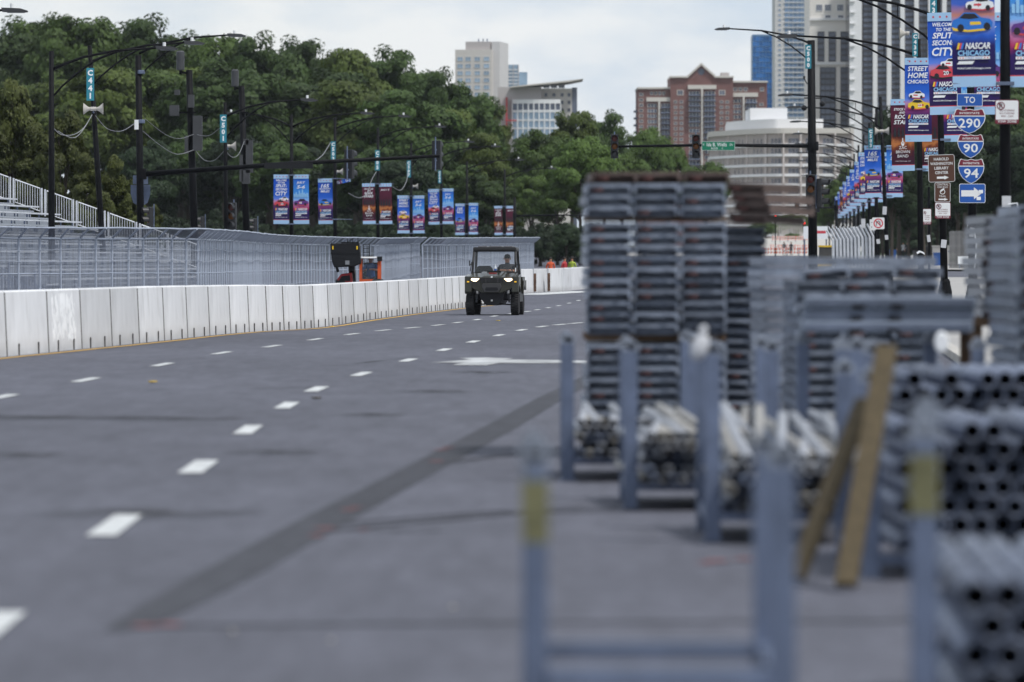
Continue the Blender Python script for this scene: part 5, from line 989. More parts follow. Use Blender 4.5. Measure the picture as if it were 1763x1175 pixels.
# cream and dark towers on the right
B7 = Bld('stone_tower', 'cream stone tower with paired dark windows in the centre right', 1430, 1262)
CRM = mat('bright_cream_stone', (.72, .69, .65), .85, var=.05); B7.blk('wall', CRM, 1394, 1462, -40, None, 0, 25); B7.blk('ledge', WALLW, 1393, 1463, 32, 36, -.5, 0); B7.blk('ledge', WALLW, 1393, 1463, 108, 112, -.5, 0)
B7.wins(wm(WALLW, GLD, .07, 2), (1410, 1425, 1446), (14,), 11.5, 12); B7.wins(wm(WALLW, GLD, .12, 1), (1425, 1447), (29.2,), 11, 5)
for bays, y0, y1 in ((((1413, 12), (1432.5, 13), (1453.5, 14)), 55, 107), (((1425, 28), (1453.5, 14)), 116, 330)):
    for a, w in bays:
        B7.blk('dark_bay', GLBZ, a - w / 2, a + w / 2, y0, y1, -.05, 0)
        for y in rng(y0 + 5, y1 - 3, 10.2): inst('window', wm(GLBZ, GLD, .05, 2), B7.t, (B7.x(a), -.07, B7.z(y)), (0, 0, 0), ((w - 1.6) / B7.k, 1.5, 7.4 / B7.k))
B8 = Bld('office_tower', 'dark bronze office tower with tall white vertical piers behind the banners', 1560, 1248)
B8.blk('wall', GLBZ, 1462, 1665, -60, None, 0, 30)
for i, a in enumerate((1472.5, 1506, 1530, 1553, 1577, 1601, 1625, 1650)): B8.blk('pier', WALLW, a - (10.5 if i == 0 else 3.8), a + (10.5 if i == 0 else 3.8), -60, 340, -.9, 0)
for y in rng(-10, 330, 9.6): B8.blk('spandrel', mat('bronze_spandrel', (.028, .026, .032), .4) if 'bronze_spandrel' not in bpy.data.materials else bpy.data.materials['bronze_spandrel'], 1462, 1665, y, y + 3.2, -.12, 0)
P8 = wm(GLBZ, GLD, .03, 1)
for a in (1494, 1518, 1541.5, 1565, 1589, 1613, 1637): B8.wins(P8, (a,), rng(-3.6, 330, 9.6), 16.2, 6.2, -.02)
for y in rng(2, 330, 19.2): B8.blk('corner_ledge', WALLW, 1462, 1471, y, y + 2, -1.3, -.9)
# curved white terrace building
B9 = Bld('terrace_building', 'rounded white office building with stepped storeys and ribbon windows', 1330, 1135)
def plan(x0, x1, bulge, n=10):
    return [(B9.x(x0 + (x1 - x0) * (.5 - .5 * math.cos(math.pi * i / (2 * n)) if False else i / n)), bulge * (1 - math.sin(math.pi * min(.5, .04 + i / n * .9) if i / n < .55 else math.pi / 2))) for i in range(n + 1)]
def slab(nm, m, x0, x1, y0, y1, bulge, off):
    pl = [(a, d_ + off) for a, d_ in plan(x0, x1, bulge, 40)]; MB().prism(pl + [(B9.x(x1), 70), (B9.x(x0) + 1, 70)], B9.z(y1), B9.z(y0), 'z').build(nm, m, B9.t)
BEI = mat('beige_stone', (.38, .335, .315), .85, var=.07)
slab('penthouse', WALLW, 1262, 1420, 204, 222, 30, 6); B9.blk('penthouse', WALLW, 1297, 1362, 183, 204, 16, 40)
slab('core_wall', BEI, 1233, 1470, 228, 460, 38, .7); slab('parapet', TRIM, 1229, 1470, 221, 230, 38, 0)
WST = mat('warm_stone', (.52, .47, .45), .85, var=.06); W9 = wm(WALLG, GLD, .05, 3)
rows = rng(243, 440, 17.2)
for j, y in enumerate(rows):
    slab('spandrel', WALLW, 1230 - (3 if j > 2 else 0), 1470, y + 5, y + 9.4, 38, .1)
pl = plan(1233, 1470, 38, 40)
for j, y in enumerate(rows):
    for i in range(2, 38):
        (a, d_), (c, e) = pl[i], pl[i + 1]
        if i % 5 in (0, 4): continue
        inst('window', W9, B9.t, ((a + c) / 2, (d_ + e) / 2 + .66, B9.z(y)), (0, 0, math.atan2(e - d_, c - a)), ((c - a) * .98, 1.5, 9.5 / B9.k))
for i in range(4, 40, 5):
    (a, d_), (c, e) = pl[i], pl[min(i + 1, 40)]; MB().bb(a + .35 * (c - a), c - .1, (d_ + e) / 2 - .1, (d_ + e) / 2 + .7, 0, B9.z(230)).build('pier', WST, B9.t)
# ------------------------------------------------------------------ trees
def leafmat(name, c, var=.35):
    m = mat(name, c, .6, 0, var, .5, rnd=.3, spec=.25); t = m.node_tree; b = t.nodes['Principled BSDF']; L = t.links.new
    tr = t.nodes.new('ShaderNodeBsdfTranslucent'); tr.inputs[0].default_value = (c[0] * 1.5, c[1] * 1.5, c[2] * .8, 1); ms = t.nodes.new('ShaderNodeMixShader'); ms.inputs[0].default_value = .16
    L(b.outputs[0], ms.inputs[1]); L(tr.outputs[0], ms.inputs[2]); L(ms.outputs[0], t.nodes['Material Output'].inputs[0]); return m
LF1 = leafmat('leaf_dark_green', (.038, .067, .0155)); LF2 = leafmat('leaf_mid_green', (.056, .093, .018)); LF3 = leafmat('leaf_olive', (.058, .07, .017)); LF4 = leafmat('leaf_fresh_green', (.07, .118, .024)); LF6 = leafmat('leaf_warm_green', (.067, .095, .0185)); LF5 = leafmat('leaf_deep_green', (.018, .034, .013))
def crown(seed, rx, rz, zc, nc, nl, ls, m, shape='round'):
    r = np.random.default_rng(seed); C = []; O = []; nlob = 14 if shape == 'round' else 16; LO = []
    for i in range(nlob):                          # big lobes of the crown, spread round it by the golden angle
        h_ = -.55 + 1.5 * (i + .5) / nlob; a = 2.4 * i + r.uniform(-.5, .5); q = r.uniform(.5, .68); w_ = math.sqrt(max(0, 1 - min(abs(h_), 1) ** 2))
        f = 1.0 if shape == 'round' else max(.1, .62 - .55 * h_) * 1.35
        LO.append((np.array([math.cos(a) * w_ * q * rx * f, math.sin(a) * w_ * q * rx * f, zc + h_ * q * 1.12 * rz]), (r.uniform(.34, .5) if shape == 'round' else .34 * f + .1) * rx))
    for k in range(nc):
        c, lr = LO[k % nlob]; u_ = r.normal(size=3); u_[2] += .35; u_ += .8 * (c - np.array([0, 0, zc])) / rx; u_ /= np.linalg.norm(u_)
        p = c + u_ * lr * np.array([1, 1, .72]) * r.uniform(.55, 1.04); C.append(p); O.append(u_)
    C = np.array(C); O = np.array(O); rc = r.uniform(.10, .19, nc) * rx; n = nc * nl; ci = np.repeat(np.arange(nc), nl)
    g3 = r.normal(size=(n, 3)); g3 /= np.maximum(1, np.linalg.norm(g3, axis=1) / 1.75)[:, None]; pos = C[ci] + g3 * rc[ci][:, None] * np.array([.72, .72, .42])
    dn = g3 / np.linalg.norm(g3, axis=1)[:, None]
    nr = dn * .45 + O[ci] * .8 + r.normal(size=(n, 3)) * .38; nr[:, 2] += .2; nr /= np.linalg.norm(nr, axis=1)[:, None]
    tg = np.cross(nr, r.normal(size=(n, 3))); tg /= np.linalg.norm(tg, axis=1)[:, None]; bt = np.cross(nr, tg)
    s = (ls * r.uniform(.55, 1.3, n))[:, None]
    V = np.stack([pos - tg * s, pos + bt * s * .55 - nr * s * .12, pos + tg * s, pos - bt * s * .55 - nr * s * .12], 1).reshape(-1, 3)
    me = bpy.data.meshes.new('crown'); me.vertices.add(n * 4); me.vertices.foreach_set('co', V.ravel().astype(np.float32)); me.loops.add(n * 4); me.loops.foreach_set('vertex_index', np.arange(n * 4, dtype=np.int32))
    me.polygons.add(n); me.polygons.foreach_set('loop_start', np.arange(0, n * 4, 4, dtype=np.int32)); me.polygons.foreach_set('loop_total', np.full(n, 4, np.int32)); me.materials.append(m); me.update(calc_edges=True); return me, C
TP = {}
def tree_proto(kind, seed, rx, rz, zc, nc, nl, ls, m, shape='round', tr=.32):
    me, C = crown(seed, rx, rz, zc, nc, nl, ls, m, shape); r = random.Random(seed)
    t = MB().tube([(0, 0, -.2), (r.uniform(-.1, .1), 0, zc * .25), (r.uniform(-.3, .3), r.uniform(-.3, .3), zc * .6), (0, 0, zc + rz * .3)], [tr * 1.3, tr, tr * .75, tr * .2], 9)
    lb = MB()
    for i in range(7 if shape == 'round' else 3):
        c = Vector(C[r.randrange(len(C))]); z0 = zc * r.uniform(.4, .75); lb.tube([(0, 0, z0), (c.x * .4, c.y * .4, z0 + (c.z - z0) * .55), c], [tr * .5, tr * .3, tr * .1], 6)
    TP[kind] = (me, t.mesh('trunk', BARK, True), lb.mesh('limb_set', BARK, True), zc + rz * 1.02, rx)
tree_proto('broad', 1, 5.2, 5.2, 9.8, 190, 190, .2, LF1); tree_proto('broad2', 2, 5.4, 4.8, 10.2, 190, 190, .2, LF2); tree_proto('broad3', 3, 5.0, 5.6, 9.4, 190, 190, .2, LF6); tree_proto('spread', 4, 5.8, 4.4, 10.6, 190, 190, .2, LF4)
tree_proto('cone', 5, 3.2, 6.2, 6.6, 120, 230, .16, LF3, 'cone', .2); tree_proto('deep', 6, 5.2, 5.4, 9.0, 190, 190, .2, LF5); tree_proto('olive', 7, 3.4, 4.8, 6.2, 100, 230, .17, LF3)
def tree(kind, px, ytop, Y, rpx, label, grp=None, base=None):
    me, tk, lm, ht, rx = TP[kind]; z0 = zg(Y); hh = Z(ytop, Y) - z0; k = hh / ht; kx = rpx / sc(Y) / rx
    t = thing('tree', label, 'tree', (X(px, Y), Y, z0), RN.uniform(0, 6.28), grp); t.scale = (kx, kx, k)
    inst('crown', me, t); inst('trunk', tk, t); inst('limb_set', lm, t)
w4 = ['broad', 'broad2', 'broad3', 'broad']
def rowof(lst, Y, tmpl, grp, kinds=w4, jit=12):
    for i, (px, yt, rp) in enumerate(lst):
        if Y in (600, 530) and px < 720: rp *= 1.4
        tree(kinds[(i * 7 + int(px)) % len(kinds)], px, yt, Y + RN.uniform(-jit, jit), rp, tmpl % nth(i), grp)
rowof([(-50, 40, 95), (25, 28, 75), (75, 38, 70), (128, 22, 75), (195, 40, 75), (252, 26, 75), (322, 52, 65), (368, 60, 60), (452, 56, 62), (500, 62, 60), (550, 70, 60), (605, 74, 60), (655, 78, 60), (705, 98, 62), (757, 117, 62), (806, 142, 60), (838, 172, 48)], 600, 'tall dark green tree, %s from the left along the skyline of the park', 'tall trees along the park skyline')
rowof([(0, 140, 90), (80, 130, 85), (160, 105, 80), (235, 115, 80), (310, 105, 80), (390, 100, 80), (465, 128, 80), (540, 118, 95), (615, 130, 75), (690, 150, 75), (765, 180, 75), (822, 222, 60), (848, 268, 45)], 530, 'green park tree of the middle row, %s from the left', 'middle row of park trees', ['broad2', 'broad', 'broad3', 'broad3'])
rowof([(250, 235, 70), (325, 225, 70), (400, 225, 75), (475, 230, 75), (550, 245, 75), (625, 250, 75), (700, 262, 75), (775, 280, 70), (835, 300, 60), (862, 330, 40)], 475, 'lower green park tree of the front row, %s from the left', 'front row of lower park trees', ['broad', 'broad3', 'deep', 'broad'], 8)
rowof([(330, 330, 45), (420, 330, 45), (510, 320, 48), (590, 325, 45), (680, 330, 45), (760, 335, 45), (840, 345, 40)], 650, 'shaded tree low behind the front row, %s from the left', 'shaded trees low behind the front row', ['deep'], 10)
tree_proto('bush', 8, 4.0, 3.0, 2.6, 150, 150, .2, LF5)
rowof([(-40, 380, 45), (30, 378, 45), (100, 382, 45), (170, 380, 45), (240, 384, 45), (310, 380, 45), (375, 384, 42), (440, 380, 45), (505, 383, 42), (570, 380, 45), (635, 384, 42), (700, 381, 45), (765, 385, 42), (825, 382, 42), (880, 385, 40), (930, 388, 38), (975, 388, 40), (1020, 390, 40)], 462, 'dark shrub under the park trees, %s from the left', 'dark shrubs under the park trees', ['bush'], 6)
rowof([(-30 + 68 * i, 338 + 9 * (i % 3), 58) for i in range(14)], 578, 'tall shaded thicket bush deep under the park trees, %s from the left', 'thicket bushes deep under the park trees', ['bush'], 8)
rowof([(1530, 395, 40), (1580, 392, 42), (1630, 395, 40), (1690, 392, 45), (1745, 392, 45), (1800, 390, 45)], 600, 'dark shrub under the right-hand trees, %s from the left', 'dark shrubs under the right-hand trees', ['bush'], 8)
for px, yt, Y, rp, k, lab in ((15, 108, 262, 62, 'olive', 'olive green tree nearest the left edge above the grandstand'), (62, 150, 258, 50, 'cone', 'olive pointed tree right of the far left lamp post'), (105, 165, 255, 52, 'olive', 'olive tree behind the leaning lamp post'), (150, 210, 252, 45, 'cone', 'yellow-green pointed tree under the C441 sign'), (195, 215, 256, 42, 'cone', 'yellow-green pointed tree left of the thick signal pole'), (232, 262, 254, 36, 'cone', 'small yellow-green tree behind the thick signal pole'), (268, 318, 250, 24, 'cone', 'smallest bright green tree at the end of the olive trees'), (-40, 120, 258, 60, 'olive', 'olive tree cut by the left edge of the photo')):
    tree(k, px, yt, Y, rp, lab, 'olive trees behind the grandstand')
for px, yt, Y, rp, k, lab in ((985, 184, 600, 52, 'broad3', 'dark green tree rising alone right of the tree wall'), (1040, 190, 610, 50, 'broad', 'dark green tree left of the mast arm tip signal'), (935, 228, 540, 62, 'spread', 'light green tree at the right end of the tree wall'), (1000, 240, 480, 60, 'spread', 'light green tree behind the tall plank stack'), (960, 310, 480, 48, 'spread', 'fresh green low tree right above the far barriers'), (915, 300, 500, 45, 'broad2', 'mid green tree right of the last maroon banner'), (1110, 224, 640, 46, 'spread', 'pale green far tree beneath the brick block'), (1152, 250, 660, 36, 'spread', 'small pale green tree below the brick block'), (1070, 260, 560, 50, 'broad2', 'green tree directly behind the top of the plank stack'), (1215, 282, 620, 45, 'spread', 'green tree low in front of the brick block'), (975, 385, 390, 26, 'deep', 'dark low tree beside the hi-vis worker')):
    tree(k, px, yt, Y, rp, lab)
rowof([(1428, 335, 26), (1446, 310, 32), (1470, 285, 36), (1500, 262, 42)], 640, 'far green street tree behind the receding banners, %s from the left', 'far street trees behind the receding banners', ['spread', 'broad2'], 20)
rowof([(1548, 168, 55), (1600, 150, 70), (1660, 145, 80), (1722, 140, 85), (1790, 130, 90)], 520, 'dark tall tree behind the right-hand banners, %s from the left', 'dark tall trees behind the right-hand banners', ['deep', 'broad'], 10)
rowof([(1535, 270, 50), (1590, 250, 60), (1650, 235, 65), (1715, 225, 70), (1780, 220, 75)], 480, 'dark lower tree behind the road signs, %s from the left', 'dark lower trees behind the road signs', ['deep'], 8)
rowof([(1520, 345, 38), (1565, 340, 42), (1615, 330, 45), (1670, 325, 48), (1730, 318, 52)], 560, 'low dark tree filling the gap under the right-hand trees, %s from the left', 'low dark trees under the right-hand canopy', ['deep'], 8)
BU = [(1302, 390, 20), (1318, 376, 22), (1340, 372, 22), (1368, 368, 24), (1396, 372, 24)]
rowof(BU, 1105, 'light green bush beside the pale colonnade, %s from the left', 'light green bushes on the far rise', ['spread'], 5)
tree('spread', 1312, 382, 990, 24, 'light green bush left of the orange barricades')
tree('spread', 1365, 402, 1070, 14, 'small dark bush in front of the pale colonnade')
tree('deep', 1470, 400, 700, 24, 'dark bush behind the rack of fence posts')
# ------------------------------------------------------------------ foreground scaffold yard: racks, tubes, planks
def rack(label, x0, y0, W_, L, hh=1.05, zb=.2, tape=False, pw=.085, rz=0):
    t = thing('storage_rack', label, 'rack', (x0 + W_ / 2, y0 + L / 2, 0), rz)
    for sx in (-1, 1):
        for sy in (-1, 1):
            x, y = sx * W_ / 2, sy * L / 2
            p = MB().bb(x - pw / 2, x + pw / 2, y - pw / 2, y + pw / 2, .012, hh - .07).build('post', GALV, t, bevel=.006)
            MB().bb(x - pw * .75, x + pw * .75, y - pw * .75, y + pw * .75, 0, .012).build('foot_plate', GALVD, p)
            MB().bb(x - pw * .62, x + pw * .62, y - pw * .5, y + pw * .5, hh - .07, hh - .03).tube([(x, y - pw * .5, hh - .03), (x, y + pw * .5, hh - .03)], pw * .42, 10).build('stacking_lug', LUG, p)
            if tape and sx < 0 and (sy < 0 or pw < .08): MB().bb(x - pw / 2 - .002, x + pw / 2 + .002, y - pw / 2 - .002, y + pw / 2 + .002, hh - .30, hh - .115).build('yellow_tape', TAPE, p)
    for sy in (-1, 1): MB().bb(-W_ / 2 + pw / 2, W_ / 2 - pw / 2, sy * L / 2 - .05, sy * L / 2 + .05, zb - .05, zb).build('cross_beam', GALV, t)
    for sx in (-1, 1): MB().bb(sx * W_ / 2 - .03, sx * W_ / 2 + .03, -L / 2 + pw / 2, L / 2 - pw / 2, zb - .06, zb - .002).build('side_beam', GALV, t)
    return t
LUG = mat('worn_lug_steel', (.27, .3, .36), .45, .4, .3, 15)
TAPE = mat('yellow_tape', (.15, .145, .075), .7, var=.3, scale=12)
R0 = rack('nearest empty galvanised rack with yellow tape on its left posts', .07, 17.0, .74, 1.2, .99, .31, True, .075)
R1 = rack('galvanised rack of thin tubes furthest left, below the tall plank stack', .39, 39.6, .87, 1.4, 1.03, .17)
R2 = rack('galvanised rack of thin tubes second in the row, left of the white bag', .73, 35.0, .87, 1.4, 1.05, .17)
R3 = rack('galvanised rack of upright-splayed tubes with a white bag on its post', 1.09, 30.9, .87, 1.4, 1.1, .17)
R5 = rack('galvanised rack under the long grey beams, with a white disc', 2.04, 36.2, .87, 2.6, 1.04, .2, rz=.045)
R6 = rack('galvanised rack of large tubes behind the two leaning timber boards', 1.73, 27.4, 1.1, 2.2, 1.02, .12)
R7 = rack('galvanised rack of large tubes at the right edge of the yard', 2.12, 32.6, 1.35, 2.2, 1.0, .17)
R4 = rack('galvanised rack with yellow tape on its left post, nearest the right edge', 1.36, 17.5, 1.05, 2.4, 1.05, .12, True, .085, rz=-.075)
def tube_mesh(r, n=12, ri=.86):
    b = MB(); V = []
    for rr, y in ((r * ri, .12), (r * ri, 0), (r, 0), (r, 1), (r * ri, 1), (r * ri, .9)):
        V += [(rr * math.cos(2 * math.pi * j / n), y, rr * math.sin(2 * math.pi * j / n)) for j in range(n)]
    b.add(V, [(i * n + j, i * n + (j + 1) % n, (i + 1) * n + (j + 1) % n, (i + 1) * n + j) for i in range(5) for j in range(n)]); return b
_b = tube_mesh(.05, 12, .8)
for y_ in (.2, .4, .6): _b.lathe([(.05, y_), (.056, y_ + .002), (.056, y_ + .008), (.05, y_ + .01)], n=12, axis='y')
BT = _b.mesh('steel_tube', [GALVD], True); 
CREAM = mat('creamy_painted_steel', (.29, .28, .265), .55, .15, .2, 6, rnd=.15); PALE = mat('pale_galvanised_steel', (.33, .345, .38), .5, .3, .15, 6, rnd=.15)
TT = [tube_mesh(.027, 8, .8).mesh('thin_tube', [m], True) for m in (GALVD, PALE, CREAM, PALE)]
def big_tubes(x0, y0, cols, rows, z0, L, label, grp, sep=.104, rz=0):
    for r in range(rows):
        for c in range(cols - (r % 2)):
            if r == rows - 1 and RN.random() < .25: continue
            o = inst('steel_tube', BT, None, (x0 + .05 + c * sep + (r % 2) * sep / 2 + RN.uniform(-.003, .003), y0 + RN.uniform(-.06, .06) - rz * 0, z0 + .05 + r * sep * .868), (0, RN.uniform(0, 6), rz + RN.uniform(-.004, .004)), (1, L, 1)); tag(o, label % (nth(c), nth(r)) , 'tube', grp)
big_tubes(1.84, 27.25, 9, 7, .123, 2.5, 'fat tube %s from left in the %s row up, rack behind the leaning boards', 'fat tubes in the rack behind the boards')
big_tubes(2.19, 32.4, 12, 8, .173, 2.5, 'fat tube %s from left in the %s row up, further right-hand rack', 'fat tubes in the further right rack')
big_tubes(1.37, 17.4, 9, 5, .09, 2.9, 'fat tube %s from left in the %s row up, bottom right taped rack', 'fat tubes in the bottom right rack', rz=-.035)
def thin_tubes(R_, W_, L, n, z0, label, grp, splay=.08, pitch=(0, .06), per=9, dx=0):
    for i in range(n):
        r = i // per; c = i % per
        yaw = RN.uniform(-splay, splay * .6); pt = RN.uniform(*pitch) * (1 if r >= n // per - 1 else .3)
        x = R_.location.x - W_ / 2 + .09 + (W_ - .2) * (c + .5 * (r % 2)) / per + dx; z = z0 + .03 + r * .052
        o = inst('thin_tube', TT[RN.choice((0, 0, 1, 2) if r < n // per - 2 else (1, 1, 2, 3))], None, (x, R_.location.y - L / 2 - RN.uniform(.05, .35), z), (pt, 0, yaw * -1), (1.15, L + RN.uniform(.3, .6), 1.15)); tag(o, label, 'tube', grp)
thin_tubes(R1, .87, 1.4, 60, .17, 'thin pale tube piled in the leftmost rack below the tall stack', 'thin tubes in the leftmost rack', .06, (-.01, .04), 12)
thin_tubes(R2, .87, 1.4, 72, .17, 'thin cream or grey tube piled in the second rack of the row', 'thin tubes in the second rack', .12, (0, .09), 12)
thin_tubes(R3, .87, 1.4, 66, .17, 'thin tube tilted upward in the rack with the white bag', 'thin tubes in the white bag rack', .1, (.02, .13), 11)
thin_tubes(R5, .87, 2.4, 45, .2, 'thin grey tube in the rack under the long beams', 'thin tubes under the long beams', .1, (0, .05))
for i, (x, z, a) in enumerate([(1.18, .3, .16), (1.3, .33, .12), (1.45, .3, .2)]):
    o = inst('thin_tube', TT[1], None, (R3.location.x + x - .95, R3.location.y - .85, z + .1), (a, 0, -.1), (1.5, .95, 1.5)); tag(o, ('pale tube standing steeply at the left of the white bag rack', 'pale tube standing steeply in the middle of the white bag rack', 'pale tube standing steeply at the right of the white bag rack')[i], 'tube')
# planks
DECK = mat('plank_steel', (.21, .24, .3), .5, .3, .35, 7, rnd=.3); DECKB = mat('rusty_plank_steel', (.13, .095, .085), .7, .2, .35, 5, rnd=.2); RST = mat('faded_red_mark', (.13, .055, .05), .7, var=.3, scale=20)
def plank_proto(w, L, m, mark):
    t = MB().bb(-w / 2 + .02, w / 2 - .02, .0, .012, .038, .062).bb(-w / 2, w / 2, 0, L, .062, .07).bb(-w / 2, -w / 2 + .02, 0.004, L, .0, .062).bb(w / 2 - .02, w / 2, 0, L, .0, .062).build('scaffold_plank', [m])
    MB().bb(-w / 2 + .02, w / 2 - .02, .16, .18, -.0165, .062).build('end_cap', m, t)
    for x in (-.3, .28): MB().bb(x * w - .03, x * w + .03, -.035, .01, .044, .06).build('hook', m, t)
    if mark: MB().bb(-w * .36, -w * .12, -.004, .004, .012, .034).build('red_mark', RST, t)
    return t
PP = [plank_proto(.352, 2.1, DECK, 0), plank_proto(.352, 2.1, DECK, 2), plank_proto(.352, 2.1, DECKB, 1), plank_proto(.24, 1.9, PALE, 2)]
used = [False] * 4
def plank(k, loc, rot, label, grp):
    if not used[k]: used[k] = True; o = PP[k]
    else: o = dup(PP[k], loc)
    o.location = loc; o.rotation_euler = rot; return tag(o, label, 'plank', grp)
def bearer(p0, p1, label, s=(.08, .06), m=DWOOD, name='timber_bearer', cat='timber'):
    p0, p1 = Vector(p0), Vector(p1); dv = p1 - p0; q = dv.to_track_quat('X', 'Z').to_matrix()
    o = MB().box((dv.length / 2, 0, 0), (dv.length, s[0], s[1])).build(name, m, None, bevel=.004); o.location = p0; o.rotation_euler = q.to_euler(); return tag(o, label, cat)
def column(xc, y0, z0, n, where, grp, kinds=(0, 1), pitch=.087, jit=.004, rz=0, base=0, top=None):
    for i in range(n):
        k = RN.choice(kinds); 
        if top is not None and i >= n - top: k = 2
        c = (xc + RN.uniform(-jit, jit), y0 + RN.uniform(-.04, .04), z0 + i * pitch)
        plank(k, c, (RN.uniform(-.003, .003), RN.uniform(-.012, .012), rz + RN.uniform(-.012, .012)), 'steel plank, %s from bottom, %s' % (nth(base + i), where), grp)
for ci, nm in enumerate(('left column of the tall three-column stack', 'middle column of the tall three-column stack', 'right column of the tall three-column stack')):
    xc = .755 + ci * .366
    column(xc, 44, .12, 9, nm, 'planks of the tall three-column stack'); column(xc - .006, 44, .975, 10, nm, 'planks of the tall three-column stack', base=9)
    column(xc - .01, 44, 1.885, 3, nm, 'planks of the tall three-column stack', base=19); column(xc + .025 + ci * .004, 44.05, 2.15, 1, nm, 'planks of the tall three-column stack', base=22, kinds=(2,), jit=.02)
for y, w in ((44.25, 'front'), (45.8, 'rear')):
    bearer((.58, y, .06), (1.66, y, .06), 'dark timber bearer on the ground under the %s of the tall stack' % w, (.09, .115)); bearer((.57, y, .939), (1.66, y, .939), 'dark timber bearer between the tiers at the %s of the tall stack' % w, (.08, .06)); bearer((.57, y, 1.864), (1.66, y, 1.864), 'upper dark timber bearer at the %s of the tall stack' % w, (.08, .03))
column(1.975, 48.2, .1, 20, 'single stack right behind the tall one', 'planks of the single stack behind the tall one', kinds=(1, 0, 0), jit=.02)
bearer((1.9, 48.5, .05), (2.2, 48.5, .05), 'timber bearer under the single stack behind the tall one', (.09, .09)); bearer((1.9, 49.9, .05), (2.2, 49.9, .05), 'rear timber bearer under the single stack behind the tall one', (.09, .09))
for i, (x, y, z, a, b_) in enumerate([(1.98, 47.9, 1.86, -.5, -.02), (2.02, 47.85, 1.945, -.56, -.03), (1.99, 47.8, 2.03, -.6, -.02), (1.96, 47.8, 2.115, -.45, .0)]): plank(2, (x, y, z), (b_, .06, a), 'rusty brown plank lying skewed on top of the single stack, %s from below' % nth(i), 'skewed planks on the single stack').scale = (1, .36, 1)
for i in range(17):
    z = .1 + i * .087; plank(RN.choice((0, 0, 1)), (1.93 + RN.uniform(-.02, .02), 46.3 + RN.uniform(-.02, .02), z), (0, RN.uniform(-.004, .004), -math.pi / 2), 'plank stacked crosswise right of the tall stack, %s from the ground' % nth(i), 'planks of the crosswise stack').scale = (1, .72, 1)
bearer((2.2, 46.1, .05), (2.2, 46.5, .05), 'left timber bearer under the crosswise stack', (.09, .09)); bearer((3.2, 46.1, .05), (3.2, 46.5, .05), 'right timber bearer under the crosswise stack', (.09, .09))
o = MB().bb(-.025, .025, -.012, 0, -.025, .025).build('red_tag', mat('bright_red_tag', (.6, .03, .04), .5)); o.location = P(1314, 490, 45.98); o.location.y = 46.12; tag(o, 'small red tag on the end of the crosswise plank stack', 'tag')
for ci, nm in enumerate(('left column of the low splayed pile', 'middle column of the low splayed pile', 'right column of the low splayed pile')):
    xc = 2.27 + ci * .36; column(xc, 42.0, .1, 15, nm, 'planks of the low splayed pile', jit=.02)
    plank(1, (xc + .05 - ci * .02, 42.02, 1.41 + ci * .005), (0, (-.1, -.03, .05)[ci], RN.uniform(-.08, .08)), 'topmost tilted steel plank, %s' % nm, 'planks of the low splayed pile')
for x, w in ((42.3, 'front'), (43.8, 'rear')): bearer((2.08, x, .05), (3.2, x, .05), 'timber bearer under the %s of the low splayed pile' % w, (.09, .09))
BEAM = mat('grey_aluminium_beam', (.19, .225, .29), .5, .35, .15, 4, rnd=.1)
for i in range(3):
    z = 1.045 + i * .082; t = thing('long_beam', 'long grey metal beam across the rack tops, %s' % ('lowest of the three', 'middle of the three', 'uppermost of the three')[i], 'beam', (1.96 + .012 * i, 38.5 + RN.uniform(-.02, .02), z))
    MB().bb(0, 1.16, 0, .3, 0, .08).build('beam_body', BEAM, t, bevel=.01); MB().bb(0.02, 1.14, -.006, 0, .03, .05).build('groove_strip', GALVD, t)
    for x in (.36, .62): MB().bb(x - .04, x + .04, -.03, 0, .0, .03).build('clip', BLACK, t)
o = MB().lathe([(.06, -.012), (.075, 0), (.06, .012)], n=16, axis='y').build('white_disc', INKW); o.location = (X(1622, 36), 36.05, Z(590, 36)); o.scale = (.62, 1, .95); tag(o, 'white oval disc hanging on the rack under the long beams', 'disc')
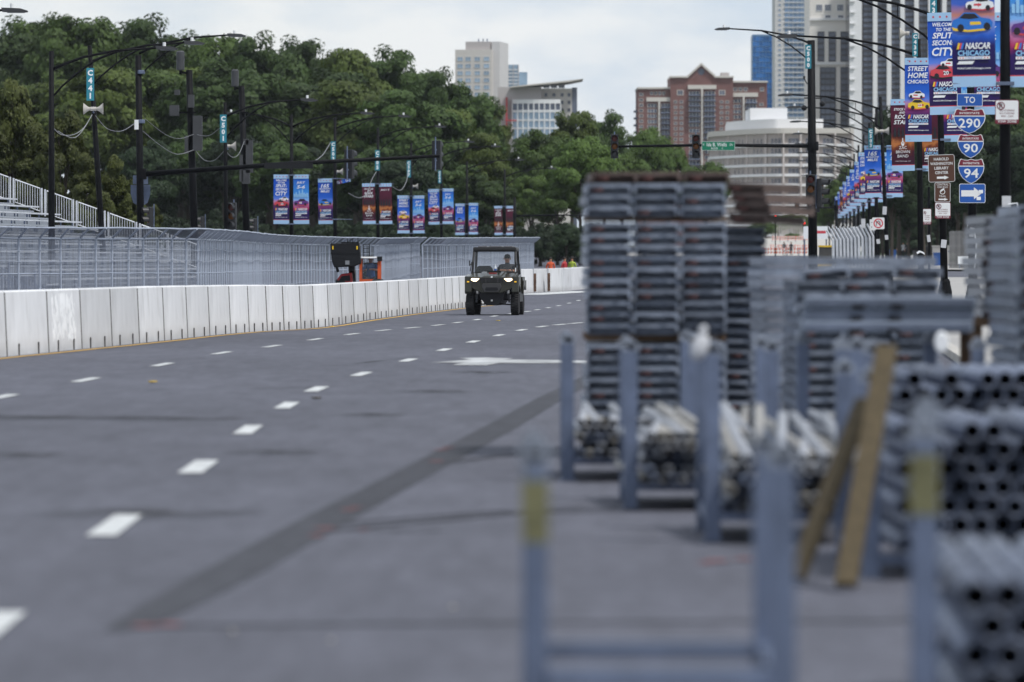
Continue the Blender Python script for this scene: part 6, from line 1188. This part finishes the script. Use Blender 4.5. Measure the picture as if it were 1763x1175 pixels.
o = MB().ball((0, 0, 0), (.07, .05, .11), 10, 7).ball((-.02, 0, .12), (.035, .03, .05), 8, 5).build('white_bag', NOTE, None, True); o.location = (X(1205, 30.8), 30.83, Z(598, 30.8)); o.rotation_euler = (0, .35, 0); o.scale = (.7, .7, .72); tag(o, 'knotted white bag hanging on a rack post in front of the tall stack', 'bag')
# right-hand stacks
column(4.09, 48, 1.06, 10, 'pale stack on the timber trestle at the right', 'planks of the pale trestle stack', kinds=(3,), jit=.025)
column(4.09, 48, .1, 0, '', '')
tr = thing('timber_trestle', 'brown timber trestle carrying the pale plank stack at the right', 'trestle', (4.09, 48.6, 0))
MB().bb(-.25, .35, -.6, .6, .98, 1.055).build('top_board', DWOOD, tr)
for x in (-.17, .27):
    for y in (-.5, .5): MB().bb(x - .05, x + .05, y - .05, y + .05, 0, .98).build('leg', DWOOD, tr)
MB().bb(-.17, .27, -.56, -.52, .3, .4).build('brace', DWOOD, tr)
column(3.37, 36, .1, 20, 'stack cut by the right edge of the photo', 'planks of the stack at the right edge', kinds=(0, 1))
for y in (36.3, 37.8): bearer((3.2, y, .05), (3.55, y, .05), 'timber bearer under the %s of the right edge stack' % ('front' if y < 37 else 'rear'), (.09, .09))
column(4.37, 47.2, .1, 22, 'grey stack right beside the pale trestle stack', 'planks of the grey stack beside the trestle', kinds=(0,), jit=.015)
# leaning boards
bearer(G(1370, 1008) + Vector((0, 0, .03)), P(1490, 688, 27.12), 'left of two brown timber boards leaning on the tube rack', (.10, .045), WOOD, 'timber_board', 'board')
bearer(G(1456, 1020) + Vector((0, 0, .03)), P(1527, 598, 27.1), 'right and longer of two brown timber boards leaning on the tube rack', (.10, .045), WOOD, 'timber_board', 'board')
# ------------------------------------------------------------------ haze
hz_ = MB().bb(-1200, 1200, -40, 1700, -2, 160).build('haze', [])
hz_['kind'] = 'stuff'
hm_ = bpy.data.materials.new('haze_air'); hm_.use_nodes = True; t = hm_.node_tree; t.nodes.clear()
o_ = t.nodes.new('ShaderNodeOutputMaterial'); v_ = t.nodes.new('ShaderNodeVolumePrincipled'); v_.inputs['Color'].default_value = (.86, .92, 1, 1); v_.inputs['Density'].default_value = .000045; v_.inputs['Anisotropy'].default_value = .2
t.links.new(v_.outputs[0], o_.inputs['Volume']); hz_.data.materials.append(hm_)
